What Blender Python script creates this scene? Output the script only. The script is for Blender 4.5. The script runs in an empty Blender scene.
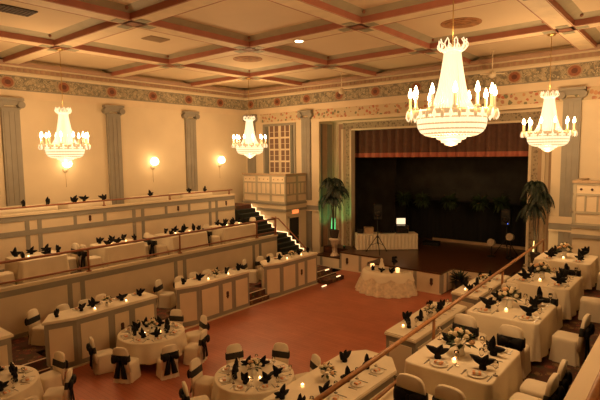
import bpy, math, random
from math import pi, sin, cos, radians, hypot, atan2
from mathutils import Vector, Matrix

SC = bpy.context.scene
COL = SC.collection
random.seed(11)

# ------------------------------------------------------------------ materials
M = {}


def nodes(name):
    m = bpy.data.materials.new(name)
    m.use_nodes = True
    nt = m.node_tree
    return m, nt, nt.nodes['Principled BSDF']


def mat(name, col, rough=.6, metal=0., var=.08, scale=3., bump=0., bscale=60., spec=.5, sheen=0.):
    m, nt, b = nodes(name)
    b.inputs['Roughness'].default_value = rough
    b.inputs['Metallic'].default_value = metal
    b.inputs['Specular IOR Level'].default_value = spec
    if sheen:
        b.inputs['Sheen Weight'].default_value = sheen
    tc = nt.nodes.new('ShaderNodeTexCoord')
    n = nt.nodes.new('ShaderNodeTexNoise')
    n.inputs['Scale'].default_value = scale
    n.inputs['Detail'].default_value = 4
    nt.links.new(tc.outputs['Object'], n.inputs['Vector'])
    r = nt.nodes.new('ShaderNodeValToRGB')
    c = Vector(col)
    r.color_ramp.elements[0].position = .3
    r.color_ramp.elements[1].position = .7
    r.color_ramp.elements[0].color = (*(c * (1 - var)), 1)
    r.color_ramp.elements[1].color = (*(c * (1 + var)), 1)
    nt.links.new(n.outputs['Fac'], r.inputs['Fac'])
    nt.links.new(r.outputs['Color'], b.inputs['Base Color'])
    if bump:
        n2 = nt.nodes.new('ShaderNodeTexNoise')
        n2.inputs['Scale'].default_value = bscale
        nt.links.new(tc.outputs['Object'], n2.inputs['Vector'])
        bp = nt.nodes.new('ShaderNodeBump')
        bp.inputs['Strength'].default_value = bump
        bp.inputs['Distance'].default_value = .02
        nt.links.new(n2.outputs['Fac'], bp.inputs['Height'])
        nt.links.new(bp.outputs['Normal'], b.inputs['Normal'])
    M[name] = m
    return m


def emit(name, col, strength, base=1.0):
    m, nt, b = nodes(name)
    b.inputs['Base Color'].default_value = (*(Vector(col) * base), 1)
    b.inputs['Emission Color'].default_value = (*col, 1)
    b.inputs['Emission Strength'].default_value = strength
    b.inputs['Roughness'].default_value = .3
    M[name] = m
    return m


def patterned(name, ground, inks, scale, bands, squash=(1, 1, 1), rough=.7):
    """cells with ring shaped marks: scrollwork or flowers"""
    m, nt, b = nodes(name)
    b.inputs['Roughness'].default_value = rough
    tc = nt.nodes.new('ShaderNodeTexCoord')
    mp = nt.nodes.new('ShaderNodeMapping')
    mp.inputs['Scale'].default_value = squash
    nt.links.new(tc.outputs['Object'], mp.inputs['Vector'])
    ns = nt.nodes.new('ShaderNodeTexNoise')
    ns.inputs['Scale'].default_value = scale * .8
    nt.links.new(mp.outputs['Vector'], ns.inputs['Vector'])
    mx = nt.nodes.new('ShaderNodeMixRGB')
    mx.blend_type = 'ADD'
    mx.inputs['Fac'].default_value = .12
    nt.links.new(mp.outputs['Vector'], mx.inputs[1])
    nt.links.new(ns.outputs['Color'], mx.inputs[2])
    v = nt.nodes.new('ShaderNodeTexVoronoi')
    v.inputs['Scale'].default_value = scale
    nt.links.new(mx.outputs['Color'], v.inputs['Vector'])
    r = nt.nodes.new('ShaderNodeValToRGB')
    r.color_ramp.interpolation = 'CONSTANT'
    els = r.color_ramp.elements
    while len(els) > 1:
        els.remove(els[-1])
    els[0].position = 0
    els[0].color = (1, 1, 1, 1)
    on = True
    for p in bands:
        on = not on
        e = els.new(p)
        e.color = (1, 1, 1, 1) if on else (0, 0, 0, 1)
    nt.links.new(v.outputs['Distance'], r.inputs['Fac'])
    ink = nt.nodes.new('ShaderNodeValToRGB')
    ink.color_ramp.interpolation = 'CONSTANT'
    sep = nt.nodes.new('ShaderNodeSeparateColor')
    nt.links.new(v.outputs['Color'], sep.inputs['Color'])
    ie = ink.color_ramp.elements
    while len(ie) > 1:
        ie.remove(ie[-1])
    ie[0].position = 0
    ie[0].color = (*inks[0], 1)
    for k, c in enumerate(inks[1:]):
        e = ie.new((k + 1) / len(inks))
        e.color = (*c, 1)
    nt.links.new(sep.outputs['Red'], ink.inputs['Fac'])
    mix = nt.nodes.new('ShaderNodeMixRGB')
    mix.inputs[1].default_value = (*ground, 1)
    nt.links.new(ink.outputs['Color'], mix.inputs[2])
    nt.links.new(r.outputs['Color'], mix.inputs['Fac'])
    nt.links.new(mix.outputs['Color'], b.inputs['Base Color'])
    M[name] = m
    return m


def planks(name, c1, c2, rough, sx, sy):
    m, nt, b = nodes(name)
    b.inputs['Roughness'].default_value = rough
    tc = nt.nodes.new('ShaderNodeTexCoord')
    br = nt.nodes.new('ShaderNodeTexBrick')
    br.inputs['Scale'].default_value = 1
    br.inputs['Brick Width'].default_value = sx
    br.inputs['Row Height'].default_value = sy
    br.inputs['Mortar Size'].default_value = .004
    br.inputs['Color1'].default_value = (*c1, 1)
    br.inputs['Color2'].default_value = (*c2, 1)
    br.inputs['Mortar'].default_value = (*(Vector(c1) * .6), 1)
    nt.links.new(tc.outputs['Object'], br.inputs['Vector'])
    n = nt.nodes.new('ShaderNodeTexNoise')
    n.inputs['Scale'].default_value = 1.3
    nt.links.new(tc.outputs['Object'], n.inputs['Vector'])
    mx = nt.nodes.new('ShaderNodeMixRGB')
    mx.blend_type = 'OVERLAY'
    mx.inputs['Fac'].default_value = .25
    nt.links.new(br.outputs['Color'], mx.inputs[1])
    nt.links.new(n.outputs['Fac'], mx.inputs[2])
    nt.links.new(mx.outputs['Color'], b.inputs['Base Color'])
    M[name] = m
    return m


mat('cream', (.74, .63, .45), .65, scale=.8, var=.05)
mat('panel_cream', (.76, .63, .45), .6, scale=1.2, var=.06)
mat('grey', (.30, .275, .225), .6, scale=2, var=.08)
mat('grey_dark', (.17, .17, .14), .6)
mat('tan', (.42, .30, .19), .6)
mat('tan_pink', (.40, .25, .17), .6)
mat('ceil_cream', (.76, .62, .43), .7, scale=.5, var=.05)
mat('beam_cream', (.80, .66, .46), .6)
mat('beam_red', (.44, .17, .115), .55)
mat('cove_green', (.42, .38, .27), .6)
mat('stencil_grey', (.34, .32, .23), .6)
mat('stencil_red', (.30, .13, .08), .6)
mat('medal_brown', (.42, .21, .09), .6, scale=7, var=.35)
mat('roundel_red', (.31, .115, .06), .5, scale=9, var=.25)
mat('medal_dark', (.14, .05, .03), .5)
mat('crest_brown', (.07, .025, .015), .5)
patterned('frieze', (.56, .48, .33), [(.20, .18, .13), (.26, .23, .16), (.40, .33, .22)], 7.5, (.16, .26, .40, .50), (1, 1, 1.0))
patterned('flower_band', (.60, .50, .33), [(.50, .17, .10), (.55, .30, .16), (.20, .20, .12), (.45, .22, .14)], 6.0, (.42,))
patterned('key_band', (.40, .33, .22), [(.20, .16, .10), (.28, .21, .14)], 9, (.42,))
patterned('carpet', (.085, .036, .022), [(.22, .05, .03), (.045, .05, .02), (.22, .13, .05), (.08, .018, .012)], 6, (.3, .42, .5), rough=.95)
planks('dance_floor', (.46, .145, .078), (.42, .125, .066), .42, 1.2, .11)
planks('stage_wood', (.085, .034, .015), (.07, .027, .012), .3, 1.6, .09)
mat('rail_wood', (.42, .20, .08), .4, scale=12, var=.2)
mat('rail_dark', (.28, .10, .045), .45)
mat('cloth', (.80, .71, .55), .8, var=.03, bump=.15, bscale=25)
mat('cover', (.78, .69, .54), .8, var=.04, bump=.15, bscale=20)
mat('lace', (.70, .58, .42), .8, scale=9, var=.16, bump=.3, bscale=40)
mat('sash', (.006, .006, .008), .6, spec=.25)
mat('sash_band', (.030, .028, .026), .6, spec=.3)
mat('lattice_grey', (.44, .39, .29), .6)
mat('napkin', (.004, .004, .006), .65, spec=.2)
mat('china', (.80, .74, .62), .25)
mat('peach', (.72, .36, .19), .6)
mat('steel', (.30, .28, .25), .3, metal=1)
mat('leaf', (.028, .055, .018), .5, var=.3, scale=20)
mat('fern', (.06, .10, .035), .6, var=.3, scale=20)
mat('leaf_dark', (.010, .020, .008), .6, var=.3, scale=20)
mat('petal', (.80, .70, .50), .6)
mat('petal_peach', (.80, .50, .28), .6)
mat('black', (.008, .008, .009), .6)
mat('black_gloss', (.010, .010, .012), .25)
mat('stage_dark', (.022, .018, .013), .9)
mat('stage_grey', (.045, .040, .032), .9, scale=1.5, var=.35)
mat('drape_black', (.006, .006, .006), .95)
mat('valance', (.13, .062, .040), .85, scale=5, var=.15)
mat('fringe', (.46, .14, .085), .7)
mat('basket', (.035, .022, .014), .8)
mat('trunk', (.05, .035, .02), .8, scale=18, var=.4)
mat('plaster', (.72, .56, .42), .6)
mat('stair_carpet', (.012, .016, .010), .95)
mat('brass', (.55, .36, .13), .3, metal=.9)
mat('case_tan', (.42, .30, .19), .6)
mat('pane', (.20, .12, .085), .4)
mat('white_paint', (.78, .68, .50), .5)
mat('vent_dark', (.045, .03, .018), .6)
mat('vent_tan', (.40, .31, .20), .6)
mat('par_can', (.45, .36, .25), .5)
WARM = (1, .585, .25)
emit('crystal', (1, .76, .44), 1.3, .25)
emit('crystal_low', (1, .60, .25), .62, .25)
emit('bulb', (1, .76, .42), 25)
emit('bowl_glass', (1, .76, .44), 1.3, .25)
emit('sconce_glass', (1, .70, .34), 6)
emit('flame', (1, .66, .28), 26)
emit('votive', (1, .55, .2), 2.0)
emit('rope', (1, .62, .30), 2.6)
emit('screen', (1, .78, .50), 1.2)
emit('green_glow', (.16, 1, .32), .9)
emit('amber_glow', (1, .72, .25), 1.6)
emit('door_glow', (1, .25, .06), 1.1)
emit('led_blue', (.1, .2, 1), 2)
emit('led_white', (.7, .8, 1), 2)
emit('downlight', (1, .85, .62), 14)
m, nt, b = nodes('glass')
b.inputs['Transmission Weight'].default_value = 1
b.inputs['Roughness'].default_value = .03
b.inputs['IOR'].default_value = 1.2
b.inputs['Base Color'].default_value = (.95, .93, .9, 1)
M['glass'] = m


# ------------------------------------------------------------------ mesh builder
class MB:
    def __init__(s):
        s.v, s.f, s.mi, s.sm = [], [], [], []

    def add(s, vs, fs, mi=0, smooth=False, T=None):
        b0 = len(s.v)
        for p in vs:
            p = Vector(p)
            s.v.append(T @ p if T else p)
        for q in fs:
            s.f.append(tuple(b0 + i for i in q))
            s.mi.append(mi)
            s.sm.append(smooth)
        return s

    def box(s, x0, x1, y0, y1, z0, z1, mi=0, T=None):
        vs = [(x, y, z) for z in (z0, z1) for y in (y0, y1) for x in (x0, x1)]
        return s.add(vs, [(0, 2, 3, 1), (4, 5, 7, 6), (0, 1, 5, 4), (2, 6, 7, 3), (0, 4, 6, 2), (1, 3, 7, 5)], mi, False, T)

    def prism(s, poly, z0, z1, mi=0, T=None, mtop=None):
        n = len(poly)
        a = sum(poly[i][0] * poly[(i + 1) % n][1] - poly[(i + 1) % n][0] * poly[i][1] for i in range(n))
        if a < 0:
            poly = poly[::-1]
        vs = [(x, y, z0) for x, y in poly] + [(x, y, z1) for x, y in poly]
        s.add(vs, [tuple(range(n))[::-1]] + [(i, (i + 1) % n, n + (i + 1) % n, n + i) for i in range(n)], mi, False, T)
        s.add([(x, y, z1) for x, y in poly], [tuple(range(n))], mi if mtop is None else mtop, False, T)
        return s

    def loft(s, rings, mi=0, smooth=True, T=None, cap0=False, cap1=False, closed=True):
        n = len(rings[0])
        vs = [p for r in rings for p in r]
        fs = []
        for i in range(len(rings) - 1):
            for j in range(n if closed else n - 1):
                k = (j + 1) % n
                fs.append((i * n + j, i * n + k, (i + 1) * n + k, (i + 1) * n + j))
        if cap0:
            fs.append(tuple(range(n))[::-1])
        if cap1:
            fs.append(tuple((len(rings) - 1) * n + j for j in range(n)))
        return s.add(vs, fs, mi, smooth, T)

    def lathe(s, prof, n=16, c=(0, 0, 0), mi=0, smooth=True, T=None, cap0=True, cap1=True, wave=None):
        rings = []
        for r, z in prof:
            rings.append([(c[0] + r * cos(2 * pi * j / n), c[1] + r * sin(2 * pi * j / n), c[2] + z) for j in range(n)])
        return s.loft(rings, mi, smooth, T, cap0, cap1)

    def tube(s, path, r, n=8, mi=0, smooth=True, T=None):
        rings = []
        P = [Vector(p) for p in path]
        for i, p in enumerate(P):
            d = (P[min(i + 1, len(P) - 1)] - P[max(i - 1, 0)]).normalized()
            u = d.cross(Vector((0, 0, 1)))
            if u.length < 1e-3:
                u = d.cross(Vector((1, 0, 0)))
            u.normalize()
            w = u.cross(d)
            rr = r[i] if isinstance(r, (list, tuple)) else r
            rings.append([tuple(p + u * (rr * cos(2 * pi * j / n)) - w * (rr * sin(2 * pi * j / n))) for j in range(n)])
        return s.loft(rings, mi, smooth, T, True, True)

    def ell(s, c, rx, ry, rz, n=10, k=6, mi=0, T=None):
        prof = [(cos(-pi / 2 + pi * i / k), sin(-pi / 2 + pi * i / k)) for i in range(k + 1)]
        rings = [[(c[0] + rx * max(a, .02) * cos(2 * pi * j / n), c[1] + ry * max(a, .02) * sin(2 * pi * j / n), c[2] + rz * b_) for j in range(n)] for a, b_ in prof]
        return s.loft(rings, mi, True, T, True, True)

    def mesh(s, name, mats):
        me = bpy.data.meshes.new(name)
        me.from_pydata([tuple(v) for v in s.v], [], s.f)
        for k in (mats if isinstance(mats, (list, tuple)) else [mats]):
            me.materials.append(M[k])
        me.polygons.foreach_set('material_index', s.mi)
        me.polygons.foreach_set('use_smooth', s.sm)
        me.update()
        return me


def link(name, me, parent=None, loc=None):
    o = bpy.data.objects.new(name, me)
    COL.objects.link(o)
    if parent is not None:
        o.parent = parent
    if loc is not None:
        o.location = loc
    return o


def tag(o, label, cat=None, group=None, kind=None):
    if label:
        o['label'] = label
    if cat:
        o['category'] = cat
    if group:
        o['group'] = group
    if kind:
        o['kind'] = kind
    return o


def struct(name, mb, mats, label, cat, parent=None):
    o = link(name, mb.mesh(name, mats), parent)
    if parent is None:
        tag(o, label, cat, kind='structure')
    elif label:
        o['label'] = label
    return o


NW = 0


def thing(name, parts, loc, rz, label, cat, group=None, sc=1.0):
    """parts: [(part name, mesh, [(sub-part name, mesh), ...]), ...]; one part makes a one-mesh thing"""
    global NW
    n = len(label.replace('-', ' ').split())
    if n > 16 or n < 4:
        print('LABEL LENGTH', n, label)
    if len(parts) == 1 and not parts[0][2]:
        r = bpy.data.objects.new(name, parts[0][1])
        COL.objects.link(r)
    else:
        r = bpy.data.objects.new(name, None)
        r.empty_display_size = .1
        COL.objects.link(r)
        for pn, me, subs in parts:
            o = bpy.data.objects.new(pn, me)
            COL.objects.link(o)
            o.parent = r
            for sn, sme in subs:
                q = bpy.data.objects.new(sn, sme)
                COL.objects.link(q)
                q.parent = o
    r.location = loc
    r.rotation_euler = (0, 0, rz)
    r.scale = (sc, sc, sc)
    tag(r, label, cat, group)
    return r


def lamp(name, loc, power, col, radius=.08, kind='POINT', parent=None, rot=None, spot=None):
    l = bpy.data.lights.new(name, kind)
    l.energy = power
    l.color = col
    l.shadow_soft_size = radius
    if kind == 'SPOT':
        l.spot_size = spot
        l.spot_blend = .6
    o = bpy.data.objects.new(name, l)
    COL.objects.link(o)
    o.location = loc
    if rot:
        o.rotation_euler = rot
    if parent:
        o.parent = parent
    return o


# ------------------------------------------------------------------ room shell
XL, XR, YB, YF, ZC = -19.8, 1.6, 19.3, -3.0, 9.16
X1, X2, X3 = -12.45, -14.75, -17.5        # left terrace faces
Z1, Z2, Z3 = .40, 1.75, 3.0
YE = 16.2                                 # where the left terraces end
CX = -9.35                                # stage axis

mb = MB().box(-13.0, -4.0, YF, YB + .1, -.2, 0)
struct('floor', mb, 'dance_floor', 'red brown wooden dance floor in the middle of the hall', 'floor')
mb = MB().box(XL - .2, XL, YF, YB + .2, 0, 9.3)
struct('wall_left', mb, 'cream', 'long cream wall behind the top left terrace', 'wall')
mb = MB().box(XR, XR + .2, YF, YB + .2, 0, 9.3)
struct('wall_right', mb, 'cream', 'long cream wall beside the top right terrace', 'wall')
mb = MB().box(XL - .2, XR + .2, YF - .2, YF, 0, 9.3)
struct('wall_front', mb, 'cream', 'cream wall opposite the stage', 'wall')
RX0, RX1, RZ = -14.6, -4.15, 7.15         # recess of the stage front
OX0, OX1, OZ, OY = -13.42, -5.2, 6.66, 20.4   # stage opening
mb = MB()
mb.box(XL, RX0, YB, YB + .25, 0, 9.3).box(RX1, XR, YB, YB + .25, 0, 9.3).box(RX0, RX1, YB, YB + .25, RZ, 9.3)
mb.box(RX0 - .2, RX0, YB + .25, OY, 0, RZ).box(RX1, RX1 + .2, YB + .25, OY, 0, RZ).box(RX0 - .2, RX1 + .2, YB + .25, OY, RZ, RZ + .2)
mb.box(RX0 - .2, OX0, OY, OY + .25, 0, RZ + .2).box(OX1, RX1 + .2, OY, OY + .25, 0, RZ + .2).box(OX0, OX1, OY, OY + .25, OZ, RZ + .2)
struct('wall_back', mb, 'cream', 'cream stage wall with the tall opening', 'wall')

# ceiling with coffers
BX = [-15.64, -11.45, -7.30, -3.12]
BY = [-1.05, 3.1, 7.25, 11.4, 15.55]
mb = MB().box(XL, XR, YF, YB, ZC, ZC + .15)
struct('ceiling', mb, 'ceil_cream', 'cream coffered ceiling of the hall', 'ceiling')
tn = [0]


def trim(mb, mats, label, cat='trim'):
    tn[0] += 1
    return struct('trim_%d' % tn[0], mb, mats, label, cat)


ORD = ['first', 'second', 'third', 'fourth', 'fifth', 'sixth', 'seventh']
ZS = 8.90


def beam_profile(h=.27, cv=.5):
    return [(-cv, ZC), (-h, ZC - .10), (-h, ZS), (h, ZS), (h, ZC - .10), (cv, ZC)]


def beam(a, b, along, off):
    mb = MB()
    pr = beam_profile()
    pts = []
    for t in (a, b):
        pts.append([(off + d, t, z) if along == 'y' else (t, off + d, z) for d, z in pr])
    mis = [2, 1, 0, 1, 2]
    for k in range(5):
        mb.add([pts[0][k], pts[0][k + 1], pts[1][k + 1], pts[1][k]], [(0, 1, 2, 3)], mis[k])
    for d in (-.255, .235):      # painted red lines on the soffit edges
        q = (off + d, off + d + .02)
        if along == 'y':
            mb.box(q[0], q[1], a, b, ZS - .006, ZS, 1)
        else:
            mb.box(a, b, q[0], q[1], ZS - .006, ZS, 1)
    return mb


for k, x in enumerate(BX):
    o = trim(beam(YF, YB, 'y', x), ['beam_cream', 'beam_red', 'cove_green'], '%s ceiling beam from the left wall, running towards the stage' % ORD[k], 'beam')
    for y in BY:
        st = MB()
        for sx, sy in ((1, 0), (-1, 0), (0, 1), (0, -1)):
            st.box(x + sx * .42 - .15, x + sx * .42 + .15, y + sy * .42 - .15, y + sy * .42 + .15, ZS - .012, ZS - .007, 0)
        st.box(x - .17, x + .17, y - .17, y + .17, ZS - .013, ZS - .007, 1)
        for sx, sy in ((1, 1), (-1, 1), (1, -1), (-1, -1)):
            st.ell((x + sx * .47, y + sy * .47, ZC - .05), .045, .045, .05, 8, 4, 1)
        struct('stencil', st, ['stencil_grey', 'stencil_red'], None, None, o)
for k, y in enumerate(BY):
    trim(beam(XL, XR, 'x', y), ['beam_cream', 'beam_red', 'cove_green'], '%s cross beam of the ceiling counted from the front' % ORD[k], 'beam')


def cornice(a, b, axis, w, sgn, lab):
    """axis 'y': along the wall x=w, stands out by sgn"""
    prof = [(0, 8.53), (.10, 8.53), (.12, 8.60), (.24, 8.64), (.24, 8.80), (.36, 8.84), (.40, 8.95), (.40, 9.0), (0, 9.0)]
    mb = MB()

    def P(t, d, z):
        return (w + sgn * d, t, z) if axis == 'y' else (t, w + sgn * d, z)
    mis = [0, 0, 0, 2, 0, 1, 1, 0]
    for i in range(len(prof) - 1):
        (d0, z0), (d1, z1) = prof[i], prof[i + 1]
        mb.add([P(a, d0, z0), P(a, d1, z1), P(b, d1, z1), P(b, d0, z0)], [(0, 1, 2, 3)], mis[i])
    t = a + .1
    while t < b - .1:          # dentils
        p, q = P(t, .235, 8.66), P(t + .1, .275, 8.78)
        mb.box(min(p[0], q[0]), max(p[0], q[0]), min(p[1], q[1]), max(p[1], q[1]), 8.66, 8.78, 1)
        t += .2
    o = trim(mb, ['cream', 'tan_pink', 'tan'], lab + ' cornice with dentils', 'cornice')
    mb = MB()
    p, q = P(a, 0, 0), P(b, .03, 0)
    mb.box(min(p[0], q[0]), max(p[0], q[0]), min(p[1], q[1]), max(p[1], q[1]), 8.02, 8.53, 0)
    p, q = P(a, 0, 0), P(b, .05, 0)
    for z0, z1 in ((8.0, 8.035), (8.51, 8.54)):
        mb.box(min(p[0], q[0]), max(p[0], q[0]), min(p[1], q[1]), max(p[1], q[1]), z0, z1, 1)
    p, q = P(a, 0, 0), P(b, .02, 0)
    mb.box(min(p[0], q[0]), max(p[0], q[0]), min(p[1], q[1]), max(p[1], q[1]), 7.70, 8.0, 2)
    return trim(mb, ['frieze', 'grey', 'panel_cream'], lab + ' painted frieze of grey scrolls', 'frieze'), P


def roundel(parent, P, t):
    mb = MB()
    n = 20
    for r0, d0, d1, mi in ((.25, .03, .045, 1), (.20, .045, .06, 0), (.10, .06, .075, 2)):
        c0 = [P(t + r0 * cos(2 * pi * j / n), d0, 8.275 + r0 * .9 * sin(2 * pi * j / n)) for j in range(n)]
        c1 = [P(t + r0 * cos(2 * pi * j / n), d1, 8.275 + r0 * .9 * sin(2 * pi * j / n)) for j in range(n)]
        mb.loft([c0, c1], mi, False, None, True, True)
    struct('roundel', mb, ['roundel_red', 'tan', 'medal_dark'], 'red brown round medallion', None, parent)


fr, P = cornice(YF, YB, 'y', XL, 1, 'left wall')
for k in range(-4, 7):
    roundel(fr, P, 7.21 + 2.045 * k)
fr, P = cornice(YF, YB, 'y', XR, -1, 'right wall')
fr, P = cornice(XL, XR, 'x', YB, -1, 'stage wall')
for k in range(-3, 8):
    roundel(fr, P, -13.4 + 1.975 * k)
mb = MB().box(-18.6, -3.9 + 5.2, YB - .035, YB, 7.25, 7.69, 0)
mb.box(-18.6, XR, YB - .05, YB, 7.20, 7.25, 1)
trim(mb, ['flower_band', 'cream'], 'band of painted pink flowers above the stage opening', 'frieze')
# moulding round the recess
mb = MB()
mb.box(-15.08, RX1 + .34, YB - .09, YB - .0, 7.10, 7.20, 0)
mb.box(-15.08, RX0, YB - .07, YB, .55, 7.10, 0).box(RX1, RX1 + .33, YB - .07, YB, .55, 7.10, 0)
trim(mb, ['cream'], 'cream moulding framing the stage recess', 'moulding')
# inner frame mouldings of the opening
mb = MB()
yy = OY - .06
mb.box(OX0 - .52, OX1 + .5, yy, OY, 6.74, 7.04, 1).box(OX0 - .6, OX1 + .6, yy - .04, OY, 7.04, 7.12, 0)
mb.box(OX0 - .12, OX1 + .12, yy - .03, OY, 6.66, 6.74, 0)
for s, x in ((-1, OX0), (1, OX1)):
    for d0, d1, mi in ((0, .1, 0), (.1, .34, 1), (.34, .48, 2), (.48, .6, 0)):
        xa, xb = sorted((x + s * d0, x + s * d1))
        mb.box(xa, xb, yy - (.03 if mi == 0 else 0), OY, .86, 6.74, mi)
trim(mb, ['cream', 'key_band', 'tan'], 'carved frame round the stage opening', 'moulding')
# strips on the walls of the niches beside the opening
mb = MB()
mb.box(-14.6, -14.57, 19.36, 19.46, .86, 7.0, 2).box(-14.6, -14.57, 19.50, 19.86, .86, 7.0, 1).box(-14.6, -14.57, 19.92, 20.30, .86, 7.0, 3)  # darkest strip, nearest the hall, is the recess shadow put in as colour
for x0, x1, mi in ((-14.50, -14.28, 4), (-14.20, -13.96, 1)):
    mb.box(x0, x1, OY - .04, OY, .86, 7.0, mi)
trim(mb, ['tan', 'tan_pink', 'grey_dark', 'grey', 'cream'], 'painted strips and a painted shadow strip in the left stage niche', 'moulding')
mb = MB()
for x0, x1, mi in ((-4.48, -4.34, 0), (-4.30, -4.18, 1)):
    mb.box(x0, x1, OY - .04, OY, .86, 7.0, mi)
trim(mb, ['tan', 'tan_pink', 'grey_dark'], 'painted strips in the right stage niche', 'moulding')


def pilaster(pos, z0, w, axis, lab, sgn=1, d=.12):
    mb = MB()
    x, y = pos

    def bx(t0, t1, e0, e1, za, zb, mi=0, m=mb):
        if axis == 'y':
            q = sorted((x + sgn * e0, x + sgn * e1))
            m.box(q[0], q[1], y + t0, y + t1, za, zb, mi)
        else:
            q = sorted((y + sgn * e0, y + sgn * e1))
            m.box(x + t0, x + t1, q[0], q[1], za, zb, mi)
    h = w / 2
    bx(-h, h, 0, d, z0, 7.3)
    for k in range(-1, 2):
        bx(k * w * .3 - w * .1, k * w * .3 + w * .1, d, d + .018, z0 + .3, 7.2)
    bx(-h - .06, h + .06, 0, d + .06, z0, z0 + .22)
    o = trim(mb, ['grey'], lab, 'pilaster')
    cb = MB()
    bx(-h - .14, h + .14, 0, d + .12, 7.60, 7.70, 0, cb)
    bx(-h - .05, h + .05, 0, d + .06, 7.45, 7.60, 0, cb)
    bx(-h - .02, h + .02, 0, d + .04, 7.28, 7.34, 0, cb)
    for s in (-1, 1):
        n = 16
        c0, c1 = [], []
        for j in range(n):
            t, z = s * (h + .05) + .13 * cos(2 * pi * j / n), 7.46 + .13 * sin(2 * pi * j / n)
            for lst, e in ((c0, 0), (c1, d + .11)):
                lst.append((x + sgn * e, y + t, z) if axis == 'y' else (x + t, y + sgn * e, z))
        cb.loft([c0, c1], 0, False, None, True, True)
    struct('capital', cb, ['grey'], 'scrolled capital', None, o)
    return o


for k, y in enumerate((-1.0, 3.1, 7.22, 11.3, 15.42)):
    pilaster((XL, y), Z3, .62, 'y', '%s grey pilaster from the front on the left wall' % ORD[k])
pilaster((-19.3, YB), Z3, .55, 'x', 'grey pilaster in the corner left of the lattice window', -1)
pilaster((-15.4, YB), .55, .56, 'x', 'grey pilaster between the window box and the stage recess', -1)
pilaster((-3.55, YB), .55, .56, 'x', 'grey pilaster right of the stage recess', -1)
# bands at the foot of the wall by the stage
for s, xa, xb, lab in ((0, -15.42, RX0, 'left'), (1, RX1, XR, 'right')):
    mb = MB().box(xa, xb, YB - .16, YB, 2.95, 3.2, 0).box(xa, xb, YB - .14, YB, 2.72, 2.95, 1).box(xa, xb, YB - .16, YB, 2.66, 2.72, 0)
    xm = xa + .12 if s == 0 else xa + .35
    mb.box(xm, xm + .55, YB - .05, YB, .75, 2.5, 2)
    trim(mb, ['panel_cream', 'grey', 'tan_pink'], 'band and sunk panel low on the wall %s of the stage' % lab, 'moulding')

# ------------------------------------------------------------------ stage
AY = 18.9
mb = MB()
mb.box(-13.1, -5.4, AY, 25.0, 0, .86, 1).box(RX0, -13.1, YB + .25, 25.0, 0, .86, 1).box(-5.4, RX1, YB + .25, 25, 0, .86, 1)
mb.box(-10.87, -7.55, 17.75, AY, 0, .86, 1)
mb.box(-15.38, -13.1, AY, YB + .25, 0, .55, 1).box(-5.4, -3.3, AY, YB + .25, 0, .55, 1)
# cream fronts
for x0, x1, y, h in ((-13.1, -10.87, AY, .80), (-10.87, -7.55, 17.75, .80), (-7.55, -5.4, AY, .80), (-15.38, -13.1, AY, .50), (-5.4, -3.3, AY, .5)):
    mb.box(x0, x1, y - .03, y, .05, h, 2)
    mb.box(x0, x1, y - .045, y, 0, .06, 0)
    mb.box(x0, x1, y - .05, y, h, h + .06, 1)
    n = max(1, round((x1 - x0) / 1.1))
    for k in range(n + 1):
        xx = x0 + (x1 - x0) * k / n
        mb.box(max(x0, xx - .07), min(x1, xx + .07), y - .045, y, .06, h, 3)
for x, s in ((-7.55, 1), (-10.87, -1)):
    q = sorted((x, x + s * .03))
    mb.box(q[0], q[1], 17.75, AY, .05, .80, 2)
    q = sorted((x, x + s * .045))
    for yy in (17.78, 18.2, 18.75):
        mb.box(q[0], q[1], yy - .06, yy + .06, .05, .80, 3)
struct('stage_floor', mb, ['cream', 'stage_wood', 'panel_cream', 'grey'], 'dark wooden stage with a cream panelled front', 'stage')


def crest(parent, c, nrm, h=.16):
    """small dark crest, a shield with a bar, standing on a panel"""
    mb = MB()
    prof = [(-.35, 1), (.35, 1), (.5, .7), (.42, 0), (.55, -.35), (0, -1), (-.55, -.35), (-.42, 0), (-.5, .7)]
    n = Vector(nrm)
    t = n.cross(Vector((0, 0, 1))).normalized()
    c = Vector(c)
    r0 = [tuple(c + t * (a * h * .8) + Vector((0, 0, b * h))) for a, b in prof]
    r1 = [tuple(c + t * (a * h * .7) + Vector((0, 0, b * h * .9)) + n * .025) for a, b in prof]
    mb.loft([r0, r1], 0, False, None, True, True)
    return struct('crest', mb, ['crest_brown'], 'dark brown crest', None, parent)


sf = bpy.data.objects['stage_floor']
crest(sf, (-12.7, AY - .05, .45), (0, -1, 0))
crest(sf, (-7.95, 17.70, .45), (0, -1, 0))
crest(sf, (-9.9, 17.70, .45), (0, -1, 0))

# stage house
mb = MB().box(-15.6, -15.4, OY + .25, 25.2, .0, 8.4, 0).box(-3.4, -3.2, OY + .25, 25.2, 0, 8.4, 0).box(-15.6, -3.2, OY + .25, 25.2, 8.2, 8.4, 0)
mb.box(-15.6, -3.2, 25.0, 25.2, 0, 8.4, 1)
mb.box(-15.4, -12.9, 23.9, 24.0, .86, 8.0, 1)
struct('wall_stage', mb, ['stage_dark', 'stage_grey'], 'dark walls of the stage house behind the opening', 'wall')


def pleats(x0, x1, y, z0, z1, amp, wl, mi=0, top_amp=.4, mb=None, y2=None):
    mb = mb or MB()
    n = int((x1 - x0) / wl * 6)
    cols = []
    r0, r1 = [], []
    for i in range(n + 1):
        x = x0 + (x1 - x0) * i / n
        yy = y if y2 is None else y + (y2 - y) * i / n
        a = amp * sin(2 * pi * i / 6)
        r0.append((x, yy + a, z0))
        r1.append((x, yy + a * top_amp, z1))
    mb.loft([r0, r1], mi, True, None, False, False, False)
    rb0 = [(p[0], p[1] + .03, p[2]) for p in r0]
    rb1 = [(p[0], p[1] + .03, p[2]) for p in r1]
    mb.loft([rb1, rb0], mi, True, None, False, False, False)
    mb.loft([rb0, r0], mi, False, None, False, False, False)
    return mb


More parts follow.
